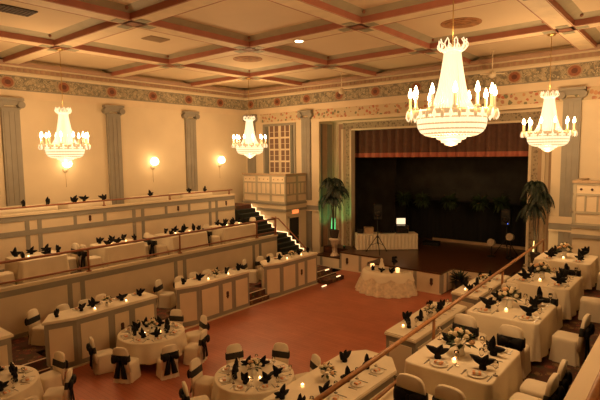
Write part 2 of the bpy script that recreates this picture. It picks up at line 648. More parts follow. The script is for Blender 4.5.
v = thing('stage_valance', [('drape', pleats(OX0 - .15, OX1 + .15, OY + .5, 5.50, 6.9, .11, .42, 0, .9).mesh('drape', ['valance']), []),
                            ('fringe', pleats(OX0 - .15, OX1 + .15, OY + .48, 5.33, 5.54, .11, .42, 0, 1).mesh('fringe', ['fringe']), [])],
          (0, 0, 0), 0, 'pleated brown valance with a red fringe across the top of the stage opening', 'curtain')
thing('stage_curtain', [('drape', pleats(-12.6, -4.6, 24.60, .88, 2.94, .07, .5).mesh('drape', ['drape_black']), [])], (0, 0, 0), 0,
      'black pleated curtain along the back of the stage floor', 'curtain')
mb = MB().box(-12.7, -4.6, 24.42, 24.60, 2.95, 3.02)
for x in (-12.3, -11.2, -9.75, -8.2, -7.2, -5.9):
    mb.tube([(x, 24.5, 3.0), (x, 24.5, 3.6), (x, 24.1, 3.62)], .012, 6)
for x in (-12.65, -10, -7.3, -4.65):
    mb.tube([(x, 24.80, .86), (x, 24.80, 2.95), (x, 24.58, 2.98)], .03)
thing('curtain_rail', [('crossbar', mb.mesh('crossbar', ['black']), [])], (0, 0, 0), 0, 'dark rail carrying the ferns above the black stage curtain', 'rail')
mb = MB().box(-10.9, -4.5, 24.35, 24.42, .86, 1.0)
thing('curtain_batten', [('batten', mb.mesh('batten', ['case_tan']), [])], (0, 0, 0), 0, 'pale wooden batten lying at the foot of the black stage curtain', 'batten')

# ------------------------------------------------------------------ terraces left
booths = [(1.05, 4.25), (5.10, 8.25), (9.15, 12.15), (13.2, 16.2)]
XBK = -13.30
mb = MB()
mb.box(X2, XBK, YF, 17.6, 0, Z1)
prev = YF
for a, b_ in booths + [(17.6, 17.6)]:
    if a - prev > .05:
        mb.box(XBK, -12.66, prev, a, 0, Z1)
        mb.box(-12.66, X1, prev, a, 0, .2)
    prev = b_
struct('floor_low_left', mb, ['carpet'], 'dark patterned carpet of the lowest left terrace', 'floor')
mb = MB()
prev = YF
for a, b_ in booths + [(17.6, 17.6)]:
    if a - prev > .05:
        mb.box(-12.69, -12.645, prev, a, Z1, Z1 + .012).box(-12.48, X1 + .005, prev, a, .2, .212)
    prev = b_
mb.box(X1, X1 + .07, YF, YE, 0, .03)
trim(mb, ['cream'], 'pale nosings along the edge of the lowest left terrace', 'nosing')
mb = MB().box(X3, X2 - .1, YF, YE, 0, Z2)
struct('floor_middle_left', mb, ['carpet'], 'carpeted floor of the middle left terrace', 'floor')
mb = MB().box(XL, X3 - .1, YF, YE, 0, Z3)
mb.box(XL, X3 - .1, YE, 17.6, 0, Z3)
struct('floor_top_left', mb, ['carpet'], 'carpeted floor of the top left terrace', 'floor')


def parapet(name, x, z0, z1, pairs, lab, stripe=None, shorts=(), crests=()):
    mb = MB()
    mb.box(x - .1, x, YF, YE, z0, z1 - .08, 0)
    mb.box(x - .14, x + .05, YF, YE + .03, z1 - .08, z1, 2)
    mb.box(x, x + .02, YF, YE, z1 - .26, z1 - .08, 1)
    mb.box(x, x + .03, YF, YE, z0, z0 + .12, 1)
    if stripe:
        mb.box(x, x + .02, YF, YE, stripe[0], stripe[1], 1)
    for y in pairs:
        for d in (-.2, .2):
            mb.box(x, x + .018, y + d - .07, y + d + .07, z0, z1 - .26, 1)
    for y in shorts:
        mb.box(x, x + .016, y - .06, y + .06, stripe[1], z1 - .26, 1)
    mb.box(x - .1, x, YE, YE + .02, z0, z1, 1)
    o = struct(name, mb, ['panel_cream', 'grey', 'cream'], lab, 'wall')
    for y in crests:
        crest(o, (x + .005, y, (stripe[1] + z1 - .26) / 2), (1, 0, 0), .12)
    return o


parapet('wall_middle_left', X2, Z1, 1.90, (-1.0, 3.0, 6.95, 10.85, 14.9), 'cream terrace wall with grey strips behind the left booths')
parapet('wall_upper_left', X3, Z2, 3.64, (-1.2, 2.9, 6.9, 10.92, 14.85), 'cream terrace wall with grey strips behind the middle left tables', (2.88, 3.06),
        (-.2, .9, 4.2, 5.4, 8.34, 9.49, 12.25, 13.46), (.35, 4.8, 8.9, 12.87, 15.65))


def railing(name, a, b_, rails, posts, zb, lab, mat_, r=.03):
    """rails: heights above the base line; a, b_ end points on the wall top"""
    A, B = Vector(a), Vector(b_)
    parts = []
    for k, h in enumerate(rails):
        t = MB().tube([A + Vector((0, 0, h)), B + Vector((0, 0, h))], r if k == 0 else r * .75)
        parts.append(('top_rail' if k == 0 else 'lower_rail', t.mesh('rail', [mat_]), []))
    for f in posts:
        p = A.lerp(B, f)
        mb = MB().tube([p, p + Vector((0, 0, rails[0] - .0))], r * .8)
        mb.lathe([(r * 2, 0), (r * 2, .02), (r * .9, .05)], 10, tuple(p))
        parts.append(('post', mb.mesh('post', [mat_]), []))
    return thing(name, parts, (0, 0, 0), 0, lab, 'railing')


L = YE - YF
railing('railing', (X2 - .04, YF + .1, 1.90), (X2 - .04, YE - .05, 1.90), (.72, .14), [(y - YF - .1) / (L - .15) for y in (-.9, 3.0, 7.4, 10.9, 14.95, 16.14)], 0,
        'long brown wooden railing on the wall before the middle left terrace', 'rail_dark', .04)
railing('railing', (X3 - .04, YF + .1, 3.64), (X3 - .04, YE - .1, 3.64), (.20,), [(y - YF - .1) / (L - .2) for y in (-1.9, 2, 5.7, 9.5, 12.5, 15.9)], 0,
        'low brown railing on the wall before the top left terrace', 'rail_dark')

# booths: panelled counters at the edge of the dance floor


def booth(poly, front, label, group, h=1.33, crest_k=1, mirror=False):
    """poly: plan; front: (ya, yb, x, outward sign) of the long panelled face, local = world"""
    parts = []
    mb = MB().prism(poly, 0, h - .07)
    c = Vector((sum(p[0] for p in poly) / len(poly), sum(p[1] for p in poly) / len(poly)))
    body = mb.mesh('body', ['grey'])
    subs = []
    n = len(poly)
    a = sum(poly[i][0] * poly[(i + 1) % n][1] - poly[(i + 1) % n][0] * poly[i][1] for i in range(n))
    pl = poly if a > 0 else poly[::-1]
    pan = []
    big = 0
    best = max(range(n), key=lambda i: (Vector(pl[(i + 1) % n]) - Vector(pl[i])).length * (1 if (((pl[(i + 1) % n][1] - pl[i][1]) > 0) == (front > 0)) else .1))
    for i in range(n):
        p, q = Vector(pl[i]), Vector(pl[(i + 1) % n])
        d = (q - p)
        ln = d.length
        if ln < .35:
            continue
        d.normalize()
        nr = Vector((d.y, -d.x))
        k = 3 if i == best else 1
        cuts = [0, .40, .66, 1.0] if k == 3 else [0, 1]
        base = Vector((*p, 0))
        for j in range(k):
            s0, s1 = cuts[j] * ln + .1, cuts[j + 1] * ln - .1
            m2 = MB()
            D, N = Vector((*d, 0)), Vector((*nr, 0))
            vs = [base + D * s + N * e + Vector((0, 0, z)) for z in (.16, h - .22) for e in (0, .02) for s in (s0, s1)]
            m2.add(vs, [(0, 1, 3, 2), (4, 6, 7, 5), (2, 3, 7, 6), (0, 2, 6, 4), (1, 5, 7, 3), (0, 4, 5, 1)])
            sub = []
            if k == 3 and j == crest_k:
                cm = MB()
                hh = .13
                cc = base + D * ((s0 + s1) / 2) + N * .02 + Vector((0, 0, h * .52))
                prof = [(-.35, 1), (.35, 1), (.5, .7), (.42, 0), (.55, -.35), (0, -1), (-.55, -.35), (-.42, 0), (-.5, .7)]
                r0 = [tuple(cc + D * (u * hh * .8) + Vector((0, 0, w * hh))) for u, w in prof]
                r1 = [tuple(cc + D * (u * hh * .7) + Vector((0, 0, w * hh * .9)) + N * .025) for u, w in prof]
                cm.loft([r0, r1], 0, False, None, True, True)
                sub = [('crest', cm.mesh('crest', ['crest_brown']))]
            parts.append(('panel', m2.mesh('panel', ['panel_cream']), sub))
    parts.insert(0, ('body', body, []))
    grow = []
    for p in poly:
        v_ = Vector(p) - c
        grow.append(tuple(c + v_ * (1 + .06 / max(v_.length, .3))))
    tb = MB().prism(grow, h - .07, h - .02).prism([tuple(c + (Vector(g) - c) * .985) for g in grow], h - .02, h)
    parts.append(('counter_top', tb.mesh('counter_top', ['cloth']), []))
    return thing('panelled_booth', parts, (0, 0, 0), 0, label, 'counter', group)


LB = ['first left booth from the camera, cut by the frame', 'second left booth from the camera', 'third left booth from the camera', 'fourth left booth, nearest the stage']
LBP = ['first left booth', 'second left booth', 'third left booth', 'last left booth']
for k, (a, b_) in enumerate(booths):
    poly = [(X1, a + .72), (X1, b_), (-13.25, b_), (-13.25, a + .42), (-12.68, a)]
    booth(poly, 1, 'grey and cream panelled counter, ' + LB[k], 'panelled booths left of the dance floor')
RB = [[(-5.58, 5.3), (-5.62, 8.22), (-5.32, 8.60), (-4.72, 8.58), (-4.38, 8.1), (-4.38, 5.3)],
      [(-5.55, 9.88), (-5.64, 12.64), (-5.2, 12.9), (-4.75, 12.8), (-4.75, 9.80)],
      [(-5.62, 14.0), (-5.62, 16.7), (-5.2, 16.95), (-4.8, 16.9), (-4.8, 13.85)]]
RBL = ['nearest right booth, with a rounded end', 'second right booth beside the dance floor', 'farthest right booth, beside the stage steps']
RBP = ['nearest right booth', 'second right booth', 'farthest right booth']
for k, poly in enumerate(RB):
    booth(poly, -1, 'cream topped panelled counter, ' + RBL[k], 'panelled booths right of the dance floor')

# ------------------------------------------------------------------ terraces right
Ra, Rb = Vector((-3.26, 3.0)), Vector((-3.82, 17.4))


def rx(y):
    return Ra.x + (Rb.x - Ra.x) * (y - Ra.y) / (Rb.y - Ra.y)


mb = MB()
mb.prism([(-4.36, YF), (-4.36, 17.4), (rx(17.4) - .1, 17.4), (rx(YF) - .1, YF)], 0, Z1)
for a, b_ in ((YF, 5.25), (8.7, 9.7), (13.0, 13.75), (17.0, 17.4)):
    mb.box(-5.4, -4.36, a, b_, 0, Z1).box(-5.6, -5.4, a, b_, 0, .2)
struct('floor_low_right', mb, ['carpet'], 'dark carpet of the lowest right terrace', 'floor')
mb = MB().prism([(rx(YF) + .02, YF), (rx(17.4) + .02, 17.4), (-.8, 17.4), (-.8, YF)], 0, Z2)
struct('floor_middle_right', mb, ['carpet'], 'dark red patterned carpet of the right terrace aisle', 'floor')
mb = MB()
mb.prism([(rx(YF) - .1, YF), (rx(17.4) - .1, 17.4), (rx(17.4), 17.4), (rx(YF), YF)], 0, 1.80, 0)
mb.prism([(rx(YF) - .16, YF), (rx(17.4) - .16, 17.42), (rx(17.4) + .06, 17.42), (rx(YF) + .06, YF)], 1.80, 1.88, 1)
mb.prism([(rx(YF) - .12, YF), (rx(17.4) - .12, 17.4), (rx(17.4), 17.4), (rx(YF), YF)], 1.60, 1.80, 2)
struct('wall_middle_right', mb, ['panel_cream', 'cream', 'grey'], 'cream terrace wall below the right wooden rail', 'wall')
mb = MB().box(-.8, XR, YF, 17.4, 0, Z3)
struct('floor_top_right', mb, ['carpet'], 'carpet of the top right terrace', 'floor')
mb = MB().box(-.80, -.70, YF, 17.4, Z2, 3.22, 0).box(-.84, -.56, YF, 17.4, 3.22, 3.30, 1).box(-.82, -.80, YF, 17.4, 3.05, 3.22, 2)
struct('wall_upper_right', mb, ['panel_cream', 'cream', 'grey'], 'cream terrace wall with a pale cap at the right edge', 'wall')
railing('railing', (rx(1.0) - .04, 1.0, 1.88), (rx(17.3) - .04, 17.3, 1.88), (.74, .14), [(y - 1) / 16.3 for y in (1.1, 4.0, 7.9, 12.3, 17.2)], 0,
        'light brown wooden railing between the right booths and the right tables', 'rail_wood', .035)
# balustrade right of the aisle
prs = []
mb = MB().tube([(-.57, -1, 3.56), (-.57, 17.2, 3.56)], .035, 10)
prs.append(('top_rail', mb.mesh('top_rail', ['rail_wood']), []))
for y in (1.5, 3.2, 4.75, 7.5, 10.5, 13.5, 17.1):
    mb = MB().lathe([(.05, 0), (.05, .05), (.03, .08), (.045, .14), (.03, .2), (.03, .26)], 12, (-.57, y, 3.30))
    prs.append(('baluster', mb.mesh('baluster', ['rail_wood']), []))
thing('railing', prs, (0, 0, 0), 0, 'brown turned wooden railing at the right edge beside the aisle', 'railing')

# ------------------------------------------------------------------ window box towers


def tower(x0, x1, name_l, side):
    yf, yb = 17.6, YB
    mb = MB().box(x0, x1, yf, yb, 0, 2.70, 0)
    mb.box(x0, x1 if side < 0 else x1, yf, yb, 2.70, 3.15, 0)
    e = .04
    for z0, z1, mi, o_ in ((3.06, 3.16, 1, .07), (2.86, 3.06, 0, .03), (2.74, 2.86, 1, .05)):
        mb.box(x0 - o_, x1 + o_, yf - o_, yb, z0, z1, mi)
    return struct('wall_tower_' + name_l, mb, ['cream', 'grey', 'panel_cream'], 'cream tower wall under the %s window box' % name_l, 'wall')


tower(-18.3, -15.4, 'left', -1)
tower(-3.1, XR, 'right', 1)


def window_box(x0, x1, sidex, lab):
    """panelled parapet: front along x at y=17.6 and one side running back"""
    yf, yb, z0, z1 = 17.6, YB, 3.16, 4.50
    mb = MB().box(x0, x1, yf, yf + .1, z0, z1, 0)
    q = sorted((sidex, sidex + (-.1 if sidex == x1 else .1)))
    mb.box(q[0], q[1], yf + .1, yb, z0, z1, 0)
    parts = [('parapet', mb.mesh('parapet', ['panel_cream']), [])]
    mb = MB().box(x0 - .05, x1 + .05, yf - .05, yf + .15, z1, z1 + .08)
    q = sorted((sidex + (.05 if sidex == x1 else -.05), sidex + (-.15 if sidex == x1 else .15)))
    mb.box(q[0], q[1], yf + .15, yb, z1, z1 + .08)
    parts.append(('cap', mb.mesh('cap', ['tan']), []))
    mb = MB()
    n = 3
    w = (x1 - x0) / n if x1 - x0 < 4 else 1.0
    n = int(round((x1 - x0) / w))
    for k in range(n + 1):
        x = x0 + k * w
        mb.box(max(x0, x - .07), min(x1, x + .07), yf - .03, yf, z0, z1)
    for k in range(n):
        for t in (.33, .66):
            x = x0 + (k + t) * w
            mb.box(x - .025, x + .025, yf - .02, yf, z0 + .42, z1 - .38)
    for a, b_ in ((z0, z0 + .06), (z0 + .36, z0 + .44), (z1 - .40, z1 - .33), (z1 - .06, z1)):
        mb.box(x0, x1, yf - .025, yf, a, b_)
    s = 1 if sidex == x1 else -1
    for k in range(3):
        y = yf + (yb - yf) * k / 2
        q = sorted((sidex, sidex + s * .03))
        mb.box(q[0], q[1], max(yf, y - .07), min(yb, y + .07), z0, z1)
    for k in range(2):
        for t in (.33, .66):
            y = yf + (yb - yf) * (k + t) / 2
            q = sorted((sidex, sidex + s * .02))
            mb.box(q[0], q[1], y - .025, y + .025, z0 + .42, z1 - .38)
    for a, b_ in ((z0, z0 + .06), (z0 + .36, z0 + .44), (z1 - .40, z1 - .33), (z1 - .06, z1)):
        q = sorted((sidex, sidex + s * .025))
        mb.box(q[0], q[1], yf, yb, a, b_)
    parts.append(('lattice', mb.mesh('lattice', ['lattice_grey']), []))
    for k in range(n):
        for t in (.2, .5, .8):
            mb = MB().ell((x0 + (k + t) * w, yf - .012, z1 - .2), .04, .02, .04, 8, 4)
            parts.append(('rosette', mb.mesh('rosette', ['crest_brown'] if x1 > 0 else ['tan']), []))
    return thing('window_box', parts, (0, 0, 0), 0, lab, 'balcony')


window_box(-18.3, -15.4, -15.4, 'panelled cream balcony box under the lattice window left of the stage')
window_box(-3.1, XR - .02, -3.1, 'panelled cream balcony box at the right edge of the stage wall')

# lattice window
wn = MB()
x0, x1, z0, z1 = -18.3, -16.25, 3.3, 7.02
wn.box(x0 - .1, x1 + .12, YB - .08, YB, z1, z1 + .12, 0).box(x0 - .1, x0 + .02, YB - .08, YB, z0, z1, 0).box(x1, x1 + .12, YB - .08, YB, z0, z1, 0)
win = struct('window_1', wn, ['grey'], 'tall lattice window above the left balcony box', 'window')
for a, b_ in ((-17.95, -17.25), (-17.15, -16.5)):
    mb = MB()
    mb.box(a, b_, YB - .04, YB - .01, z0, z1, 1)
    for k in range(3):
        x = a + (b_ - a) * k / 2
        mb.box(x - .03, x + .03, YB - .07, YB - .02, z0, z1, 0)
    z = z0
    while z < z1:
        mb.box(a, b_, YB - .068, YB - .02, z - .045, z + .045, 0)
        z += .62
        mb.box(a, b_, YB - .06, YB - .02, z - .325, z - .305, 0)
    struct('casement', mb, ['white_paint', 'pane'], None, None, win)
mb = MB().box(-18.25, -18.0, YB - .1, YB - .03, z0, z1).box(-16.45, -16.28, YB - .1, YB - .03, z0, z1)
struct('shutter', mb, ['grey_dark'], 'grey green folded shutter', None, win)
wn = MB()
wn.box(-1.8, -1.68, YB - .08, YB, z0, z1, 0).box(.2, .32, YB - .08, YB, z0, z1, 0).box(-1.8, .32, YB - .08, YB, z1, z1 + .12, 0).box(-1.68, .2, YB - .05, YB - .01, z0, z1, 1)
struct('window_2', wn, ['grey', 'pane'], 'tall window above the right balcony box', 'window')

# door in the side of the left tower
mb = MB().box(-15.39, -15.34, 17.72, 17.80, .55, 2.5, 0).box(-15.39, -15.34, 18.52, 18.60, .55, 2.5, 0).box(-15.39, -15.34, 17.72, 18.60, 2.42, 2.5, 0)
mb.box(-15.395, -15.365, 17.80, 18.52, .0, 2.42, 1)
door = struct('door_1', mb, ['panel_cream', 'black'], 'dark doorway in the tower left of the stage', 'door')
mb = MB().ell((-15.32, 18.42, 1.5), .03, .03, .03, 8, 4)
struct('door_handle', mb, ['brass'], None, None, door)
mb = MB().box(-15.38, -15.30, 17.95, 18.45, 2.60, 2.82)
mb2 = MB().box(-15.30, -15.28, 17.97, 18.43, 2.62, 2.80)
el = thing('exit_light', [('housing', mb.mesh('housing', ['white_paint']), []), ('lens', mb2.mesh('lens', ['door_glow']), [])], (0, 0, 0), 0,
           'small glowing orange lamp box above the dark doorway', 'light')

# stairs beside the tower
ST = []
mb = MB()
ya, yb_ = YE + .05, 17.52
steps = []
x, z = X3 - .1, Z3
n = 7
for k in range(n):          # upper flight
    zt = Z3 - (k + 1) * (Z3 - Z2) / n
    xa = X3 - .1 + k * .275
    steps.append((xa, xa + .275, zt))
xl = steps[-1][1]
steps[-1] = (steps[-1][0], -15.22, Z2)
m_ = 8
for k in range(m_):
    zt = Z2 - (k + 1) * (Z2 - Z1) / m_
    xa = -15.22 + k * .245
    steps.append((xa, xa + .245, zt))
steps.pop()                 # last riser lands on the low terrace
for a, b_, zt in steps:
    mb.box(a, b_, ya, yb_, 0 if a < X2 else 0.4, zt)
struct('floor_stairs', mb, ['stair_carpet'], 'dark carpeted stairs down from the top left terrace', 'stairs')
path = [(X3 - .1, 17.47, Z3 + .03)]
for a, b_, zt in steps:
    path.append((a + .02, 17.47, zt + .03))
    path.append((b_ + .02, 17.47, zt + .03))
path.append((steps[-1][1] + .02, 17.47, Z1 + .03))
mb = MB()
for p, q in zip(path[:-1], path[1:]):
    mb.tube([p, q], .02, 6)
thing('rope_light', [('glow_tube', mb.mesh('glow_tube', ['rope']), [])], (0, 0, 0), 0, 'glowing rope light zigzagging down the far edge of the stairs', 'light')
mb = MB().tube([(-15.15, YE + .12, Z2 + .88), (-14.75, YE + .12, 2.62), (-13.2, YE + .12, 1.46), (-13.05, YE + .12, 1.36)], .03)
p1 = MB().tube([(-13.1, YE + .12, Z1), (-13.1, YE + .12, 1.40)], .025)
p2 = MB().tube([(-14.9, YE + .12, Z2 - .15), (-14.9, YE + .12, 2.70)], .025)
thing('handrail', [('top_rail', mb.mesh('top_rail', ['rail_dark']), []), ('post', p1.mesh('post', ['rail_dark']), []), ('post', p2.mesh('post', ['rail_dark']), [])], (0, 0, 0), 0,
      'sloping brown handrail on the near side of the lower stairs', 'handrail')
# the two bottom steps at the dance floor with their lights
mb = MB().box(X1 + .002, -11.95, 16.25, 17.5, 0, .16)
struct('floor_step', mb, ['carpet'], 'low dark step from the lowest left terrace to the dance floor', 'step')
for (p, q, lab) in (((-11.93, 15.85, .02), (-11.93, 16.15, .02), 'short rope light on the dance floor by the last left booth'),
                    ((-12.0, 17.0, .19), (-12.0, 17.28, .19), 'short rope light on the far end of the low step'),
                    ((-12.5, 16.85, .43), (-12.5, 17.12, .43), 'short rope light on the upper terrace edge by the stairs')):
    mb = MB().tube([p, q], .02, 6)
    thing('rope_light', [('glow_tube', mb.mesh('glow_tube', ['rope']), [])], (0, 0, 0), 0, lab, 'light', 'step lights')

# ------------------------------------------------------------------ chandeliers


def chandelier_parts():
    P_ = []
    # crown with curls
    mb = MB().lathe([(.15, 1.0), (.17, 1.03), (.17, 1.05), (.14, 1.07)], 20)
    for k in range(10):
        a = 2 * pi * k / 10
        path = []
        for j in range(9):
            t = j / 8
            r = .18 + .07 * sin(t * pi * .9)
            path.append((r * cos(a), r * sin(a), 1.03 + .15 * t))
        r = .24
        r = .22
        path += [(r * cos(a + .12), r * sin(a + .12), 1.21), (r * cos(a + .22), r * sin(a + .22), 1.17), (.21 * cos(a + .25), .21 * sin(a + .25), 1.05)]
        mb.tube(path, .010, 5)
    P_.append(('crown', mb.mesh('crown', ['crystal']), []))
    # cone of bead strands
    mb = MB()
    n = 40
    prof = [(.13, 1.02), (.15, .85), (.18, .65), (.22, .42), (.28, .2), (.38, .03)]
    for k in range(n):
        a = 2 * pi * k / n
        mb.tube([(r * cos(a), r * sin(a), z) for r, z in prof], [.009, .010, .011, .013, .016, .018], 5)
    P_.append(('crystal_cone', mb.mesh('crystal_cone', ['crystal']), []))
    mb = MB().lathe([(.68, -.04), (.71, -.02), (.71, .02), (.68, .04), (.62, .03), (.62, -.03), (.68, -.04)], 40, cap0=False, cap1=False)
    subs = []
    for k in range(36):
        a = 2 * pi * k / 36
        c, s = cos(a) * .73, sin(a) * .73
        drop = MB().lathe([(.004, .05), (.028, -.03), (.028, -.07), (.004, -.12)], 6, (c, s, .0))
        subs.append(('pendant', drop.mesh('pendant', ['crystal_low' if k % 2 else 'crystal'])))
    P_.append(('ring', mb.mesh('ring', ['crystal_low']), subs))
    # bowl
    mb = MB()
    prof = [(.55, -.03), (.55, -.14), (.535, -.23), (.49, -.31), (.41, -.36), (.30, -.385)]
    mb.lathe(prof, 44, cap0=False, cap1=False)
    for k in range(44):
        a = 2 * pi * k / 44
        mb.tube([((r + .012) * cos(a), (r + .012) * sin(a), z) for r, z in prof], .011, 4, 1)
    for r, z in ((.55, -.085), (.543, -.185), (.515, -.27), (.45, -.338), (.36, -.374)):
        mb.tube([((r + .014) * cos(2 * pi * j / 44), (r + .014) * sin(2 * pi * j / 44), z) for j in range(45)], .013, 5, 2)
    mb.lathe([(.30, -.385), (.25, -.39), (.24, -.43), (.20, -.445), (.17, -.45), (.16, -.49), (.11, -.50), (.10, -.53), (.02, -.55)], 28, cap0=False)
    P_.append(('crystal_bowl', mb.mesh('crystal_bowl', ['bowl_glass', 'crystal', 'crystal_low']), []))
    for k in range(12):
        a = 2 * pi * (k + .5) / 12
        c, s = cos(a) * .68, sin(a) * .68
        mb = MB().lathe([(.035, .04), (.05, .07), (.026, .09), (.024, .27)], 8, (c, s, 0))
        fb = MB().lathe([(.016, .27), (.036, .30), (.036, .34), (.018, .40), (.004, .44)], 8, (c, s, 0))
        P_.append(('candle', mb.mesh('candle', ['crystal_low']), [('bulb', fb.mesh('bulb', ['bulb']))]))
    mb = MB().tube([(.62, 0, 0), (-.62, 0, 0)], .015, 6).tube([(0, .62, 0), (0, -.62, 0)], .015, 6)
    P_.append(('spokes', mb.mesh('spokes', ['brass']), []))
    return P_


CP = chandelier_parts()
for x, y, z, cs, lab in ((-2.97, 7.25, 6.10, .90, 'big crystal chandelier nearest the camera, upper right of centre'),
                     (-3.52, 15.8, 6.05, 1.0, 'crystal chandelier on the right, in front of the stage wall'),
                     (-15.72, 7.3, 5.86, 1.0, 'crystal chandelier on the left, over the middle left terrace'),
                     (-15.66, 15.5, 5.95, 1.06, 'crystal chandelier near the left corner of the hall, by the lattice window')):
    zr = (ZS - z) / cs
    mb = MB().tube([(0, 0, 1.05), (0, 0, zr)], .010, 6)
    mb.lathe([(.10, zr - .06), (.12, zr - .02), (.12, zr)], 16)
    ch = thing('chandelier', CP + [('hanging_rod', mb.mesh('hanging_rod', ['brass']), [])], (x, y, z), .2, lab, 'chandelier', 'crystal chandeliers', cs)
    for k in range(4):
        a = pi / 4 + k * pi / 2
        lamp('chandelier_light', (.80 * cos(a), .80 * sin(a), .36), 78, WARM, .10, parent=ch)
    lamp('chandelier_light', (0, 0, -.75), 88, WARM, .15, parent=ch)

# sconces on the left wall
for y, lab in ((9.15, 'wall sconce behind the left chandelier'), (13.2, 'wall sconce right of the left chandelier, between two grey pilasters'), (17.3, 'wall sconce nearest the corner of the hall')):
    mb = MB().lathe([(.10, -.02), (.12, 0), (.10, .02)], 12, T=Matrix.Translation((XL + .02, y, 5.0)) @ Matrix.Rotation(pi / 2, 4, 'Y'))
    mb.tube([(XL + .03, y, 5.0), (XL + .15, y, 4.95), (XL + .2, y, 5.05), (XL + .2, y, 5.12)], .015, 6)
    mb.tube([(XL + .03, y, 5.0), (XL + .03, y, 4.3)], .010, 6)
    g = MB().lathe([(.06, -.17), (.16, -.11), (.195, 0), (.16, .12), (.1, .19), (.05, .21)], 14, (XL + .2, y, 5.25))
    s = thing('wall_sconce', [('bracket', mb.mesh('bracket', ['cream']), []), ('lamp_shade', g.mesh('lamp_shade', ['sconce_glass']), [])], (0, 0, 0), 0,
              'round glowing ' + lab, 'sconce', 'glowing sconces on the left wall')
    lamp('sconce_light', (XL + .5, y, 5.25), 9, WARM, .12)

# ceiling medallions, vents, pendants, downlight
for x, y, lab in ((-5.44, 13.85, 'brown round painted medallion on the ceiling right of the big chandelier rod'), (-13.55, 13.4, 'brown round painted medallion on the ceiling above the stage corner')):
    mb = MB()
    for r, z, mi in ((.56, .02, 0), (.45, .035, 1), (.3, .05, 0), (.12, .065, 1)):
        mb.lathe([(r, 0), (r, -z)], 28, (x, y, ZC), mi, False)
    thing('ceiling_medallion', [('medallion', mb.mesh('medallion', ['medal_brown', 'medal_brown']), [])], (0, 0, 0), 0, lab, 'ceiling ornament')


def vent(x, y, sx, sy, m1, lab):
    mb = MB().box(-sx, sx, -sy, sy, -.03, 0)
    fr_ = mb.mesh('frame', [m1])
    ps = [('frame', fr_, [])]
    mb = MB()
    for k in range(9):
        yy = -sy + .05 + (2 * sy - .1) * k / 8
        mb.box(-sx + .04, sx - .04, yy - .015, yy + .015, -.045, -.03)
    ps.append(('slats', mb.mesh('slats', ['crest_brown'] if m1 == 'vent_dark' else ['tan']), []))
    thing('ceiling_vent', ps, (x, y, ZC), 0, lab, 'vent')


vent(-13.35, 5.15, .30, .42, 'vent_dark', 'dark air vent in the ceiling at the top left corner')
vent(-13.35, 9.2, .26, .34, 'vent_tan', 'pale air vent in the ceiling above the left terraces')
for x, y, lab in ((-6.0, 18.3, 'small pale ceiling fan right of the big chandelier'), (-12.6, 18.3, 'small pale ceiling fan near the left corner of the hall')):
    mb = MB().tube([(0, 0, 0), (0, 0, -.75)], .02, 6).lathe([(.07, -.04), (.07, 0)], 10)
    m2 = MB().lathe([(.05, -.98), (.13, -.92), (.14, -.82), (.08, -.74), (.03, -.72)], 14)
    ps = [('downrod', mb.mesh('downrod', ['white_paint']), []), ('motor', m2.mesh('motor', ['white_paint']), [])]
    for k in range(4):
        T = Matrix.Rotation(k * pi / 2 + .5, 4, 'Z')
        ps.append(('blade', MB().box(.12, .42, -.06, .06, -.84, -.82, 0, T).mesh('blade', ['white_paint']), []))
    thing('ceiling_fan', ps, (x, y, ZC), 0, lab, 'fan', 'ceiling fans')
mb = MB().lathe([(.15, -.03), (.17, -.015), (.17, 0)], 18)
m2 = MB().lathe([(.12, -.035), (.12, -.03)], 18)
thing('downlight', [('rim', mb.mesh('rim', ['white_paint']), []), ('lens', m2.mesh('lens', ['downlight']), [])], (-9.45, 11.5, ZS), 0,
      'small bright recessed downlight in a ceiling beam at top centre', 'light')

# ------------------------------------------------------------------ furniture prototypes


